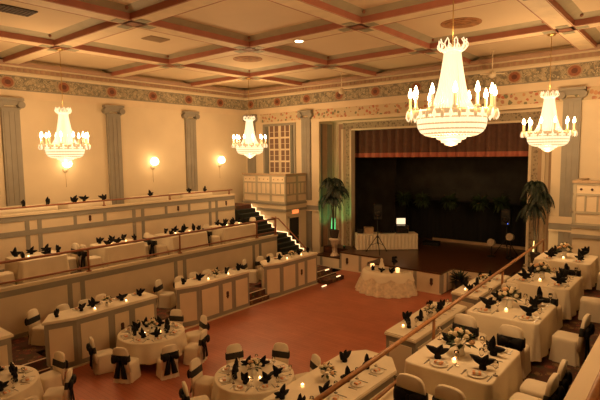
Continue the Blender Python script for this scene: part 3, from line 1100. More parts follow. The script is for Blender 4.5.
def chair_parts():
    P_ = []
    # seat with skirt
    n = 40

    def rr(w, d, z, wav, ph=0):
        pts = []
        for j in range(n):
            a = 2 * pi * j / n
            c, s = cos(a), sin(a)
            e = .35
            x = w * (abs(c) ** e) * (1 if c > 0 else -1)
            y = d * (abs(s) ** e) * (1 if s > 0 else -1)
            k = 1 + wav * sin(a * 9 + ph)
            pts.append((x * k, y * k, z))
        return pts
    mb = MB()
    mb.loft([rr(.25, .26, .012, .035), rr(.235, .245, .2, .02), rr(.222, .232, .40, .006), rr(.222, .232, .455, 0), rr(.20, .21, .485, 0)], 0, True, None, False, True)
    P_.append(('seat_cover', mb.mesh('seat_cover', ['cover']), []))
    # backrest cover: slab with rounded top leaning back
    prof = [(.215, .30), (.212, .55), (.205, .75), (.19, .86), (.155, .92), (.09, .945), (0, .95)]
    pts = [(x, z) for x, z in prof] + [(-x, z) for x, z in prof[-2::-1]]
    mb = MB()

    def by(z):
        return -.235 - (z - .3) * .12
    fr_ = [(x, by(z) + .028, z) for x, z in pts]
    md0 = [(x * 1.04, by(z) + .012, z + .004) for x, z in pts]
    md1 = [(x * 1.04, by(z) - .022, z + .004) for x, z in pts]
    bk = [(x, by(z) - .036, z) for x, z in pts]
    mb.loft([fr_, md0, md1, bk], 0, True, None, True, True)
    # back hanging of the cover down to the floor
    nn = 13
    r0, r1, r2 = [], [], []
    for j in range(nn):
        t = -1 + 2 * j / (nn - 1)
        w = .008 * sin(j * 1.9)
        r0.append((.214 * t, by(.5) - .034, .5))
        r1.append((.225 * t, -.265 + w, .25))
        r2.append((.245 * t, -.285 + w * 2, .012))
    mb.loft([r0, r1, r2], 0, True, None, False, False, False)
    P_.append(('back_cover', mb.mesh('back_cover', ['cover']), []))
    # sash round the back, bow and tails behind
    mb = MB()
    rings = []
    for z, g in ((.585, 1.03), (.60, 1.06), (.66, 1.05), (.735, 1.06), (.75, 1.03)):
        y = by(z)
        w = .222 * g
        rings.append([(w, y + .03, z), (w * 1.02, y - .004, z), (w, y - .045, z), (0, y - .05, z), (-w, y - .045, z), (-w * 1.02, y - .004, z), (-w, y + .03, z), (0, y + .036, z)])
    mb.loft(rings, 0, True)
    bow = MB()
    y = by(.66) - .085
    for s in (-1, 1):
        rg = []
        for t, w, d in ((0, .03, .02), (.25, .07, .04), (.6, .115, .055), (.9, .11, .05), (1, .07, .015)):
            rg.append([(s * (.01 + .21 * t), y + d * sin(2 * pi * j / 8), .665 - .02 * t + w * cos(2 * pi * j / 8)) for j in range(8)])
        bow.loft(rg, 0, True, None, True, True)
    bow.ell((0, y - .01, .665), .035, .035, .04, 8, 6)
    subs = [('bow', bow.mesh('bow', ['sash']))]
    for s in (-1, 1):
        tl = MB()
        a, b_ = [], []
        for t in range(6):
            z = .66 - .50 * t / 5
            w = .04 + .045 * t / 5
            cx = s * (.03 + .08 * t / 5)
            yy = -.295 - .03 - .004 * t
            a.append([(cx - w, yy, z), (cx, yy - .022, z), (cx + w, yy, z), (cx, yy - .01, z)])
        tl.loft(a, 0, True, None, True, True)
        subs.append(('tail', tl.mesh('tail', ['sash'])))
    P_.append(('sash', mb.mesh('sash', ['sash_band']), subs))
    return P_


CHAIR = chair_parts()


def chair(x, y, z, ang, label, group):
    """ang: direction (radians) the chair faces"""
    return thing('banquet_chair', CHAIR, (x, y, z), ang - pi / 2, label, 'chair', group, random.uniform(.93, .98))


def rrect(lx, ly, z, cr, n, off, wav=0, ph=0):
    """rounded rectangle ring, centre 0"""
    pts = []
    hx, hy = lx / 2 - cr, ly / 2 - cr
    per = []
    seg = [((hx, -hy), (hx, hy)), None]
    tot = 0
    path = []
    for (cx, cy), a0 in (((hx, -hy), -pi / 2), ((hx, hy), 0), ((-hx, hy), pi / 2), ((-hx, -hy), pi)):
        for j in range(7):
            a = a0 + pi / 2 * j / 6
            path.append((cx, cy, a))
        # straight run to next corner
        nxt = {-pi / 2: (hx, hy, 0), 0: (-hx, hy, pi / 2), pi / 2: (-hx, -hy, pi), pi: (hx, -hy, 3 * pi / 2)}[a0]
        for j in range(1, 9):
            t = j / 9
            path.append((cx + (nxt[0] - cx) * t, cy + (nxt[1] - cy) * t, a0 + pi / 2))
    for i, (cx, cy, a) in enumerate(path):
        r = cr + off + wav * sin(i * 1.55 + ph)
        pts.append((cx + r * cos(a), cy + r * sin(a), z))
    return pts


def rect_cloth(lx, ly, h, drop):
    mb = MB()
    rings = [rrect(lx, ly, h - drop, .10, 0, .055, .030, 1), rrect(lx, ly, h - drop * .6, .10, 0, .035, .018, .7), rrect(lx, ly, h - drop * .25, .10, 0, .018, .006), rrect(lx, ly, h - .03, .10, 0, .008), rrect(lx, ly, h - .008, .10, 0, .002), rrect(lx, ly, h, .10, 0, -.012)]
    mb.loft(rings, 0, True, None, False, True)
    return mb.mesh('tablecloth', ['cloth'])


def round_cloth(r, h, drop, mat_='cloth', amp=.035, flare=.06, nw=14):
    mb = MB()
    n = 112
    rings = []
    for f in (1, .8, .55, .3, .12):
        a_ = amp * f
        rings.append([((r + flare * f + a_ * sin(nw * 2 * pi * j / n)) * cos(2 * pi * j / n), (r + flare * f + a_ * sin(nw * 2 * pi * j / n)) * sin(2 * pi * j / n), h - drop * f) for j in range(n)])
    for rr_, z in ((r + .004, h - .025), (r, h - .006), (r - .015, h)):
        rings.append([(rr_ * cos(2 * pi * j / n), rr_ * sin(2 * pi * j / n), z) for j in range(n)])
    mb.loft(rings, 0, True, None, False, True)
    return mb.mesh('tablecloth', [mat_])


def table_frame(lx, ly, h, rnd=False):
    ps = []
    mb = MB()
    if rnd:
        mb.lathe([(lx / 2 - .05, h - .035), (lx / 2 - .05, h - .012)], 32)
    else:
        mb.box(-lx / 2 + .05, lx / 2 - .05, -ly / 2 + .05, ly / 2 - .05, h - .035, h - .012)
    ps.append(('tabletop', mb.mesh('tabletop', ['rail_wood']), []))
    s = .42 if rnd else 1
    for sx in (-1, 1):
        for sy in (-1, 1):
            x, y = sx * (lx / 2 - .2) * (s if rnd else 1), sy * (ly / 2 - .2) * (s if rnd else 1)
            ps.append(('leg', MB().tube([(x, y, 0), (x, y, h - .035)], .022, 8).mesh('leg', ['black']), []))
    return ps


def napkin_mesh(v_):
    """black cloth folded into a standing star: broad lobes rising from a pinched foot"""
    mb = MB()
    rnd = random.Random(40 + v_)
    lobes = [[(-58, .15, .12), (-5, .19, .14), (48, .16, .12), (75, .12, .10)], [(-42, .18, .14), (46, .16, .14), (5, .14, .14)], [(-52, .15, .13), (12, .20, .13), (64, .14, .12)]][v_ % 3]
    mb.lathe([(.055, 0), (.06, .03), (.045, .07), (.04, .1)], 10)
    for k, (ang, ln, w) in enumerate(lobes):
        T = Matrix.Translation((0, 0, .06)) @ Matrix.Rotation(rnd.uniform(-.35, .35), 4, 'Z') @ Matrix.Rotation(radians(ang), 4, 'Y')
        skew = rnd.choice((-1, 1)) * .06
        rings = []
        for t, ww, d in ((0, .35, .035), (.4, .9, .055), (.75, 1.05, .05), (1.0, .85, .03)):
            n = 6
            rings.append([(w * .5 * ww * cos(2 * pi * j / n), d * sin(2 * pi * j / n), ln * t + skew * cos(2 * pi * j / n) * t) for j in range(n)])
        mb.loft(rings, 0, False, T, True, True)
    return mb.mesh('napkin', ['napkin'])


NAP = [napkin_mesh(k) for k in range(6)]
PLATE = MB().lathe([(.07, 0), (.085, .004), (.13, .016), (.132, .02), (.085, .010), (.03, .008)], 28, cap1=True).mesh('plate', ['china'])
mb = MB().box(-.055, .055, -.035, .035, .0, .03, 0)
mb.box(-.02, .02, -.036, .036, .0, .031, 1)
FAVOR = mb.mesh('favor_box', ['peach', 'china'])
mb = MB().box(-.008, .008, -.09, .02, 0, .004).box(-.014, .014, .02, .04, 0, .004)
for k in (-1, 0, 1):
    mb.box(k * .011 - .003, k * .011 + .003, .04, .09, 0, .004)
FORK = mb.mesh('fork', ['steel'])
KNIFE = MB().box(-.008, .008, -.10, 0, 0, .005).prism([(-.009, 0), (.009, 0), (.009, .08), (0, .11), (-.009, .1)], 0, .003).mesh('knife', ['steel'])
GLASS = MB().lathe([(.034, 0), (.034, .004), (.006, .012), (.005, .09), (.02, .105), (.037, .14), (.038, .17), (.032, .205), (.030, .205), (.035, .17), (.034, .142), (.018, .11), (.002, .104)], 14, cap1=True).mesh('wine_glass', ['glass'])
VOT_CUP = MB().lathe([(.024, 0), (.030, .008), (.033, .05), (.030, .05), (.027, .012), (.01, .008)], 14).mesh('cup', ['votive'])
VOT_FL = MB().lathe([(.006, .02), (.014, .035), (.012, .05), (.002, .068)], 8).mesh('flame', ['flame'])
VOTIVE = [('cup', VOT_CUP, [('flame', VOT_FL)])]


def bouquet_parts(seed, nf=11, rad=.15, leafm='leaf'):
    rnd = random.Random(seed)
    mb = MB().lathe([(.05, 0), (.06, .02), (.045, .08), (.06, .13), (.055, .13), (.03, .08), (.01, .02)], 14)
    ps = [('vase', mb.mesh('vase', ['china']), [])]
    mb = MB()
    for k in range(46):
        a = rnd.uniform(0, 2 * pi)
        e = rnd.uniform(-.25, 1.2)
        r = rad * rnd.uniform(.9, 1.55)
        T = Matrix.Translation((0, 0, .17)) @ Matrix.Rotation(a, 4, 'Z') @ Matrix.Rotation(-e, 4, 'Y')
        w = rnd.uniform(.022, .035)
        mb.add([(r * .35, 0, 0), (r * .7, w, .012), (r, 0, -.01), (r * .7, -w, .012), (r * .7, 0, -.008)], [(0, 3, 4), (4, 3, 2), (0, 4, 1), (4, 2, 1)], 0, True, T)
    ps.append(('foliage', mb.mesh('foliage', [leafm]), []))
    for k in range(nf):
        a = 2.4 * k
        e = .15 + 1.25 * k / nf
        c = Vector((cos(a) * cos(e) * rad, sin(a) * cos(e) * rad, .18 + sin(e) * rad * .95))
        mb = MB()
        for q, (s, zz) in enumerate(((.042, 0), (.033, .012), (.02, .022))):
            mb.ell((c.x, c.y, c.z + zz), s, s, s * .75, 9, 5)
        ps.append(('rose', mb.mesh('rose', ['petal' if k % 3 else 'petal_peach']), []))
    return ps


BOUQ = [bouquet_parts(k) for k in range(3)]


TAKEN = []          # (x, y, z, radius, what) of things already standing on tables


def is_free(q, r, against='nbgp'):
    return all(abs(q[2] - t[2]) > .3 or hypot(q[0] - t[0], q[1] - t[1]) > r + t[3] for t in TAKEN if t[4] in against)


def setting(x, y, z, ang, phrase, full, group):
    """place setting at the table edge point (x, y); ang = direction from the edge to the table centre"""
    d = Vector((cos(ang), sin(ang)))
    r = Vector((d.y, -d.x))
    p = Vector((x, y))
    rz = ang - pi / 2

    def at(f, s):
        q = p + d * f + r * s
        return (q.x, q.y, z + .001)
    if full >= 1 and is_free(at(.19, 0), .13, 'pbn'):
        q = at(.19, 0)
        TAKEN.append((q[0], q[1], q[2], .13, 'p'))
        thing('plate', [('plate', PLATE, [])], at(.19, 0), rz, 'round white plate at the ' + phrase, 'plate', 'plates ' + group)
        q = at(.19, 0)
        thing('favor_box', [('box', FAVOR, [])], (q[0], q[1], q[2] + .0205), rz + random.uniform(-.4, .4), 'small peach box on plate, ' + phrase, 'box', 'favor boxes ' + group)
    f0 = (.42 if full else .2)
    for f, l in ((f0, 0), (f0 - .04, .08), (f0 - .04, -.1), (f0 + .08, 0), (f0 - .02, -.2), (f0 - .1, .22), (f0 - .15, -.27), (f0 - .08, .32)):
        q = at(f, l)
        if is_free(q, .16, 'nb') and is_free(q, .155, 'g') and is_free(q, .05, 'p'):
            TAKEN.append((q[0], q[1], q[2], .165, 'n'))
            thing('napkin', [('napkin', random.choice(NAP), [])], q, rz + random.uniform(-.5, .5), 'folded black napkin at the ' + phrase, 'napkin', 'napkins ' + group, random.uniform(.84, .98))
            break
    if full >= 2:
        thing('fork', [('fork', FORK, [])], at(.18, -.175), rz, 'steel fork at the ' + phrase, 'fork', 'forks ' + group)
        thing('knife', [('knife', KNIFE, [])], at(.18, .175), rz, 'steel knife at the ' + phrase, 'knife', 'knives ' + group)
        for q in (at(.33, .2), at(.28, .23), at(.36, .1), at(.33, -.2), at(.12, .25)):
            if is_free(q, .04):
                TAKEN.append((q[0], q[1], q[2], .05, 'g'))
                thing('wine_glass', [('glass', GLASS, [])], q, rz, 'clear wine glass at the ' + phrase, 'glass', 'glasses ' + group)
                break


CL = 'white covered chair with black sash, '
# ---- round tables
RN = ['stage side', 'back left', 'left', 'front left', 'front', 'front right', 'right', 'back right']


def round_table(cx, cy, r, phrase, look, a0, skip, flame_off, seed):
    t = thing('round_table', table_frame(2 * r, 2 * r, .76, True) + [('tablecloth', round_cloth(r, .76, .52), [])], (cx, cy, 0), a0, look, 'table', 'round tables on the dance floor')
    TAKEN.append((cx, cy, .76, .17, 'b'))
    for fx, fy in flame_off:
        TAKEN.append((cx + fx, cy + fy, .76, .01, 'b'))
    for k in range(8):
        a = a0 + pi / 2 + 2 * pi * k / 8
        ph = '%s seat of %s' % (RN[k], phrase)
        ex, ey = cx + r * cos(a), cy + r * sin(a)
        if k not in skip:
            chair(cx + (r + .35) * cos(a), cy + (r + .35) * sin(a), 0, a + pi, CL + ph, 'chairs at the round tables')
        setting(ex, ey, .76, a + pi, ph, 2, 'on the round tables')
    thing('flower_centrepiece', BOUQ[seed % 3], (cx, cy, .761), seed, 'bouquet of cream roses in the middle of ' + phrase, 'flowers', 'bouquets on the round tables')
    for j, (fx, fy) in enumerate(flame_off):
        thing('tea_light', VOTIVE, (cx + fx, cy + fy, .761), 0, 'burning tea light %s the bouquet on %s' % (('before', 'beside')[j], phrase), 'candle', 'tea lights on the round tables')


round_table(-11.30, 7.30, .87, 'the upper left round table', 'round table under a white cloth, standing below the left booths', radians(-17), (2, 3), ((.05, -.24), (.25, .1)), 1)
round_table(-7.26, 7.18, .86, 'the middle round table', 'round table under a white cloth in the middle of the foreground', radians(19), (), ((.1, -.25), (.27, -.1)), 2)
round_table(-11.36, 3.38, .95, 'the bottom left round table', 'round table under a white cloth cut by the bottom left corner', radians(7), (1, 2, 3), ((.1, -.25), (-.2, -.2)), 3)

# ---- right hand tables with cloths to the floor
RT = [(-3.20, -1.96, 6.20), (-3.32, -2.05, 8.97), (-3.40, -2.08, 11.70), (-3.52, -2.14, 14.65)]
TL = 1.42
RTP = ['the nearest right table', 'the second right table', 'the third right table', 'the farthest right table']
for k, (xa, xb, y0) in enumerate(RT):
    cx, cy = (xa + xb) / 2, y0 + TL / 2
    lx = xb - xa
    thing('banquet_table', table_frame(lx, TL, .75) + [('tablecloth', rect_cloth(lx, TL, .75, .66), [])], (cx, cy, Z2), 0,
          'rectangular table under a long white cloth, ' + RTP[k] + ' beside the wooden railing', 'table', 'banquet tables right of the railing')
    zt = Z2 + .75
    TAKEN.append((cx - .05, cy, zt, .2, 'b'))
    ya_ = cy - .28 if k == 0 else cy - .1
    for nm, x, y, a, ch in (('near left', cx - (.16 if k == 0 else .36), y0, pi / 2, True), ('near right', cx + .38, y0, pi / 2, True), ('far left', cx - .34, y0 + TL, -pi / 2, False), ('far right', cx + .34, y0 + TL, -pi / 2, False),
                            ('aisle front', xb, ya_, pi, True), ('aisle back', xb, ya_ + .57, pi, k == 0)):
        ph = '%s seat of %s' % (nm, RTP[k])
        if ch:
            gap = (.38 if k == 0 else .42) if a == pi / 2 else .35
            chair(x - gap * cos(a), y - gap * sin(a), Z2, a + random.uniform(-.1, .1), CL + ph, 'chairs at the right tables')
        setting(x, y, zt, a, ph, 2 if k < 3 else 1, 'on the right tables')
    thing('flower_centrepiece', BOUQ[k % 3], (cx - .05, cy, zt + .001), k, 'bouquet of cream roses on ' + RTP[k], 'flowers', 'bouquets on the right tables', 1.15)
    thing('tea_light', VOTIVE, (cx - .02, cy - .31, zt + .001), 0, 'burning tea light before the bouquet on ' + RTP[k], 'candle', 'tea lights on the right tables')

# ---- settings on the booths
for k, (a, b_) in enumerate(booths):
    ph0 = 'the ' + LBP[k]
    TAKEN.append((-12.72, (a + b_) / 2 + .15, 1.33, .15, 'b'))
    nm = ['first', 'second', 'third', 'fourth']
    for j, y in enumerate([a + 1.05, a + 1.65, a + 2.25, a + 2.85]):
        ph = '%s back seat of %s' % (nm[j], ph0)
        setting(-13.25, y, 1.33, 0, ph, 1, 'on the left booths')
        if j != 3:
            chair(-13.25 - .40, y, Z1, random.uniform(-.15, .15), CL + ph, 'chairs behind the left booths')
    if k > 0:
        chair(-13.80, a + .42, Z1, radians(30), CL + 'end seat of ' + ph0, 'chairs behind the left booths')
        setting(-12.97, a + .24, 1.33, radians(56), 'end seat of ' + ph0, 0, 'on the left booths')
    thing('flower_centrepiece', BOUQ[k % 3], (-12.72, (a + b_) / 2 + .15, 1.331), k, 'bouquet of cream roses on ' + ph0, 'flowers', 'bouquets on the left booths', .8)
    for j, f in enumerate((.42, .72)):
        thing('tea_light', VOTIVE, (-12.62, a + (b_ - a) * f, 1.331), 0, 'burning tea light on the %s half of %s' % (('near', 'far')[j], ph0), 'candle', 'tea lights on the left booths')
for k, (y0, y1) in enumerate(((5.6, 8.2), (10.2, 12.6), (14.2, 16.5))):
    ph0 = 'the ' + RBP[k]
    TAKEN.append((-5.15, (y0 + y1) / 2 + .05, 1.33, .16, 'b'))
    nm = ['first', 'second', 'third', 'fourth']
    for j in range(4):
        y = y0 + (y1 - y0) * (j + .3) / 3.8
        ph = '%s back seat of %s' % (nm[j], ph0)
        setting(-4.42 if k == 0 else -4.80, y, 1.33, pi, ph, 2 if k < 2 else 1, 'on the right booths')
        if k < 2 or j < 3:
            chair((-4.38, -4.75, -4.80)[k] + .38, y, Z1, pi + random.uniform(-.15, .15), CL + ph, 'chairs behind the right booths')
    for j, y in enumerate((y0 + .35, y1 - .35)):
        ph = '%s floor side of %s' % (('near', 'far')[j], ph0)
        setting(-5.55, y, 1.33, 0, ph, 0, 'on the right booths')
    thing('flower_centrepiece', BOUQ[(k + 1) % 3], (-5.15, (y0 + y1) / 2 + .05, 1.331), k, 'bouquet of cream roses on ' + ph0, 'flowers', 'bouquets on the right booths', .95)
    thing('tea_light', VOTIVE, (-5.35, y0 + .15 if k else 6.5, 1.331), 0, 'burning tea light on ' + ph0, 'candle', 'tea lights on the right booths')
# ---- middle left terrace tables
LT = [(1.3, 2.9), (5.5, 6.9), (8.15, 9.62), (10.72, 12.45), (13.3, 15.2)]
LTP = ['the first middle terrace table', 'the second middle terrace table', 'the third middle terrace table', 'the fourth middle terrace table', 'the last middle terrace table']
for k, (a, b_) in enumerate(LT):
    cy = (a + b_) / 2
    ly = b_ - a
    cx, lx = -15.62, 1.15
    thing('banquet_table', table_frame(lx, ly, .75) + [('tablecloth', rect_cloth(lx, ly, .75, .66), [])], (cx, cy, Z2), 0,
          'long table under a white cloth, ' + LTP[k] + ' behind the brown railing', 'table', 'banquet tables on the middle left terrace')
    zt = Z2 + .75
    for nm, x, y, an in (('back left', cx - lx / 2, cy - .45, 0), ('back middle', cx - lx / 2, cy, 0), ('back right', cx - lx / 2, cy + .45, 0), ('near end', cx + .30, a, pi / 2), ('far end', cx - .28, b_, -pi / 2),
                         ('rail left', cx + lx / 2, cy - .45, pi), ('rail right', cx + lx / 2, cy + .45, pi)):
        ph = '%s seat of %s' % (nm, LTP[k])
        for f in (.3, .68):
            TAKEN.append((cx + .12, a + ly * f, zt, .03, 'b'))
        if nm.endswith('end'):
            g_ = .345
            chair(x - g_ * cos(an), y - g_ * sin(an), Z2, an, CL + ph, 'chairs on the middle left terrace')
        if k:
            setting(x, y, zt, an, ph, 1 if nm[0] == 'r' else 0, 'on the middle left terrace')
    for j, f in enumerate((.3, .68)):
        thing('tea_light', VOTIVE, (cx + .12, a + ly * f, zt + .001), 0, 'burning tea light on the %s half of %s' % (('near', 'far')[j], LTP[k]), 'candle', 'tea lights on the middle left terrace')

# ---- top left terrace
TT = [(5.6, 7.9), (8.3, 10.0), (11.3, 12.6), (13.3, 15.1)]
TTP = ['the first top terrace table', 'the second top terrace table', 'the third top terrace table', 'the last top terrace table']
for k, (a, b_) in enumerate(TT):
    cy, ly, cx, lx = (a + b_) / 2, b_ - a, -18.32, 1.05
    thing('banquet_table', table_frame(lx, ly, .80) + [('tablecloth', rect_cloth(lx, ly, .80, .70), [])], (cx, cy, Z3), 0,
          'table under a white cloth, ' + TTP[k] + ' behind the low railing', 'table', 'banquet tables on the top left terrace')
    spots = {0: ((cx + .25, 6.85, 'near'), (cx + .25, 7.65, 'far')), 1: ((cx + .28, 8.60, 'near'), (cx + .0, 9.12, 'middle'), (cx + .3, 9.75, 'far')), 2: ((cx + .3, 11.85, 'only'),), 3: ((cx + .25, 13.95, 'near'), (cx + .3, 14.8, 'far'))}[k]
    for x, y, nm in spots:
        thing('napkin', [('napkin', NAP[(k + len(nm)) % 6], [])], (x, y, Z3 + .801), k, 'folded black napkin, the %s one on %s' % (nm, TTP[k]), 'napkin', 'napkins on the top left terrace')

# ------------------------------------------------------------------ sweetheart table before the stage
mb = MB()
n = 60
rings = []
hT = .86
for f in (1, .75, .5, .25, .08, 0):
    ring = []
    for j in range(n):
        t = pi + pi * j / (n - 1)
        fl = .34 * f + (.05 * f) * sin(j * 1.05)
        ring.append(((.98 + fl) * cos(t) * 1.0, (.92 + fl) * sin(t), hT - (hT - .01) * f))
    for j in range(1, 13):
        u = -1 + 2 * j / 13
        fl = .34 * f
        ring.append((-u * -(.98 + fl), .04, hT - (hT - .01) * f))
    rings.append(ring)
# the back run must go from +x to -x
for r_ in rings:
    back = [(-p[0], p[1], p[2]) for p in r_[n:]]
    r_[n:] = back
mb.loft(rings, 0, True, None, False, True)
cl = mb.mesh('tablecloth', ['lace'])
ov = MB()
rg = []
for f in (.42, .3, .15, 0, -.02):
    ring = []
    for j in range(n):
        t = pi + pi * j / (n - 1)
        sc = abs(sin(4.5 * (t - pi)))
        fl = .0 if f <= 0 else .02 + .34 * f * (1 - .45 * (1 - sc))
        zz = hT + .006 - (hT * max(f, 0)) * (1 - .45 * (1 - sc))
        ring.append(((.985 + fl + min(f, 0)) * cos(t), (.925 + fl + min(f, 0)) * sin(t), zz))
    rg.append(ring)
ov.loft(rg, 0, True, None, False, False, False)
tb = MB()
tb.prism([(.93 * cos(pi + pi * j / 24), .87 * sin(pi + pi * j / 24) + .0) for j in range(25)], hT - .06, hT - .02)
ps = [('tabletop', tb.mesh('tabletop', ['rail_wood']), []), ('tablecloth', cl, [('swag', ov.mesh('swag', ['cloth']))])]
for x, y in ((-.6, -.15), (.6, -.15), (0, -.6)):
    ps.append(('leg', MB().tube([(x, y, 0), (x, y, hT - .06)], .025).mesh('leg', ['black']), []))
sw = (-9.58, 17.18, 0)
thing('head_table', ps, sw, radians(4), 'half round table with draped pale cloth in front of the stage', 'table')
zt = hT + .008
mb = MB().lathe([(.17, 0), (.13, .12), (.08, .27), (.05, .36), (.06, .42), (.03, .47), (.004, .50)], 16)
thing('table_ornament', [('cone', mb.mesh('cone', ['cloth']), [])], (sw[0] - .05, sw[1] - .42, zt), 0, 'white cone shaped folded cloth on the half round table', 'ornament')
for dx, dy, lab in ((-.55, -.3, 'left'), (.62, -.35, 'right')):
    mb = MB().lathe([(.06, 0), (.075, .02), (.08, .17), (.074, .17), (.06, .03), (.02, .02)], 14)
    fl = MB().lathe([(.01, .04), (.025, .08), (.02, .12), (.003, .16)], 8)
    thing('candle_cup', [('cup', mb.mesh('cup', ['votive']), [('flame', fl.mesh('flame', ['flame']))])], (sw[0] + dx, sw[1] + dy, zt), 0, 'glowing glass candle cup on the %s of the half round table' % lab, 'candle', 'candle cups on the head table')
mb = MB().lathe([(.05, 0), (.05, .01), (.02, .03), (.018, .22), (.05, .26), (.07, .34), (.06, .34)], 12)
bl = MB()
for k in range(16):
    a = k * 2.4
    bl.ell((.09 * cos(a) * (k % 3) / 2, .09 * sin(a) * (k % 3) / 2, .38 + .05 * (k % 4)), .06, .05, .05, 8, 5)
thing('black_bouquet', [('vase', mb.mesh('vase', ['black_gloss']), []), ('blooms', bl.mesh('blooms', ['napkin']), [])], (sw[0] + .38, sw[1] - .2, zt), 0, 'tall black bouquet standing on the half round table', 'flowers')
for dx, dy, nm in ((-.35, -.62, 'left'), (.10, -.70, 'middle'), (.50, -.62, 'right')):
    thing('napkin', [('napkin', NAP[int(abs(dx * 10)) % 6], [])], (sw[0] + dx, sw[1] + dy, zt), dx, 'folded black napkin, %s of three on the half round table' % nm, 'napkin', 'napkins on the head table', .8)

# ------------------------------------------------------------------ palms by the stage


def frond(yaw, el, ln, droop, seed):
    rnd = random.Random(seed)
    mb = MB()
    pts = []
    for i in range(11):
        t = i / 10
        x = ln * (t * (.35 + .65 * cos(el)) - .12 * t ** 3)
        z = ln * (t * sin(el) - droop * t * t)
        pts.append(Vector((x, 0, z)))
    T = Matrix.Rotation(yaw, 4, 'Z')
    mb.tube(pts, [.014 - .011 * i / 10 for i in range(11)], 5, 0, True, T)
    for i in range(1, 11):
        for q in (0, .5):
            if i == 10 and q:
                continue
            p = pts[i] if not q else (pts[i] + pts[i + 1]) / 2
            d = (pts[min(i + 1, 10)] - pts[i - 1]).normalized()
            l = .30 * sin(pi * (.12 + .8 * i / 10)) + .05
            for s in (-1, 1):
                side = Vector((d.x * .5, s * .75, d.z * .4 - .45 - .2 * rnd.random()))
                side.normalize()
                w = d * .042
                e = p + side * l
                mpt = p + side * l * .45
                mb.add([p, mpt + w + Vector((0, 0, .012)), e, mpt - w], [(0, 1, 2), (0, 2, 3)], 0, True, T)
    return mb


def palm(loc, top, lab, glow, gname, lightcol, power, seed, sc=1.0):
    """top: height of the crown above the pot's foot"""
    ps = []
    mb = MB().lathe([(.17, 0), (.2, .04), (.26, .34), (.27, .40), (.24, .42), (.22, .38), (.05, .36)], 20)
    for k in range(5):
        z = .06 + k * .07
        r = .2 + .06 * (z / .34)
        mb.lathe([(r - .01, z), (r + .012, z + .015), (r - .01, z + .03)], 20, cap0=False, cap1=False)
    ps.append(('pot', mb.mesh('pot', ['basket']), []))
    heads = [(-.08, .03, top * .93), (.14, -.02, top * .80), (-.16, .06, top * .66)]
    for j, (dx, dy, h) in enumerate(heads):
        mb = MB().tube([(dx * .4, dy * .4, .36), (dx * .7, dy, .36 + (h - .36) * .5), (dx * 1.4, dy, h)], [.04, .034, .028], 8)
        ps.append(('trunk', mb.mesh('trunk', ['trunk']), []))
        for k in range(14):
            f = frond(k * 2 * pi / 14 + j * .4, 1.25 - .75 * (k % 3) / 2, .95 + .12 * (k % 2), 1.15 - .12 * (k % 3), seed + j * 20 + k)
            g = MB()
            g.add(f.v, f.f, 0, True, Matrix.Translation((dx * 1.4, dy, h)))
            ps.append(('frond', g.mesh('frond', ['leaf_dark']), []))
    o = thing('potted_palm', ps, loc, 0, lab, 'plant', 'potted palms beside the stage', sc)
    return o


palm((-13.62, 19.12, 1.43), 2.95, 'potted palm lit green, on a white pedestal left of the stage', None, None, None, 0, 5).scale = (1, .55, 1)
pr = palm((-4.52, 18.98, 1.43), 3.05, 'dark potted palm lit amber, on a pedestal right of the stage', None, None, None, 0, 90)
pr.scale = (.66, .42, 1.0)
mb = MB().lathe([(.22, 0), (.22, .05), (.16, .09), (.11, .2), (.10, .42), (.13, .62), (.20, .74), (.28, .80), (.28, .86), (.18, .88)], 20)
for k in range(8):
    a = 2 * pi * k / 8
    mb.tube([(.12 * cos(a), .12 * sin(a), .1), (.11 * cos(a), .11 * sin(a), .4), (.2 * cos(a), .2 * sin(a), .74)], .018, 5)
thing('pedestal', [('column', mb.mesh('column', ['plaster']), [])], (-13.62, 19.15, .55), 0, 'white fluted pedestal under the palm left of the stage', 'pedestal')
thing('pedestal', [('column', mb.mesh('column', ['plaster']), [])], (-4.52, 18.98, .55), 0, 'white fluted pedestal under the palm right of the stage', 'pedestal', None).scale = (.6, .3, 1)


def uplight(name, loc, z_aim, col, power, glowm, lab, size=1.2):
    mb = MB().lathe([(.06, 0), (.06, .02), (.03, .03), (.05, .06), (.06, .14), (.055, .14), (.04, .08)], 12)
    ln = MB().lathe([(.045, .125), (.045, .13)], 12)
    o = thing(name, [('housing', mb.mesh('housing', ['black']), []), ('lens', ln.mesh('lens', [glowm]), [])], loc, 0, lab, 'light')
    lamp(name + '_beam', (loc[0], loc[1], loc[2] + .17), power, col, .04, 'SPOT', None, (pi - 0.0, 0, 0), size)
    return o


GREEN = (.10, 1, .30)
uplight('uplight', (-13.95, 19.62, .86), 3, GREEN, 80, 'green_glow', 'small green uplight on the stage behind the left palm pot', 1.3)
uplight('uplight', (-13.38, 19.62, .86), 3, GREEN, 45, 'green_glow', 'small green uplight on the stage right of the left palm pot', 1.1)
mbx = MB()
for dx in (-.09, .11):  # tapered emissive shapes imitate the green light falling on the trunks
    m1 = MB().tube([(dx, -.13, .46), (dx, -.12, .75), (dx * .9, -.11, 1.02)], [.026, .02, .006], 8)
    thing('trunk_glow', [('glow_tube', m1.mesh('glow_tube', ['green_glow']), [])], (-13.62, 19.15, 1.43), 0, 'green glow standing in for lit trunk, %s of the palm pot' % ('left' if dx < 0 else 'right'), 'light', 'green trunk glows at the palm')
m1 = MB().tube([(0, -.16, .46), (0, -.15, .66), (.01, -.14, .86)], [.03, .022, .006], 8)  # emissive shape stands in for the amber light on the palm trunk
thing('trunk_glow', [('glow_tube', m1.mesh('glow_tube', ['amber_glow']), [])], (-4.55, 18.98, 1.43), 0, 'amber glow standing in for lit trunk at the right palm pot', 'light')
lamp('amber_light', (-4.55, 18.72, 2.35), 5, (1, .72, .3), .04)

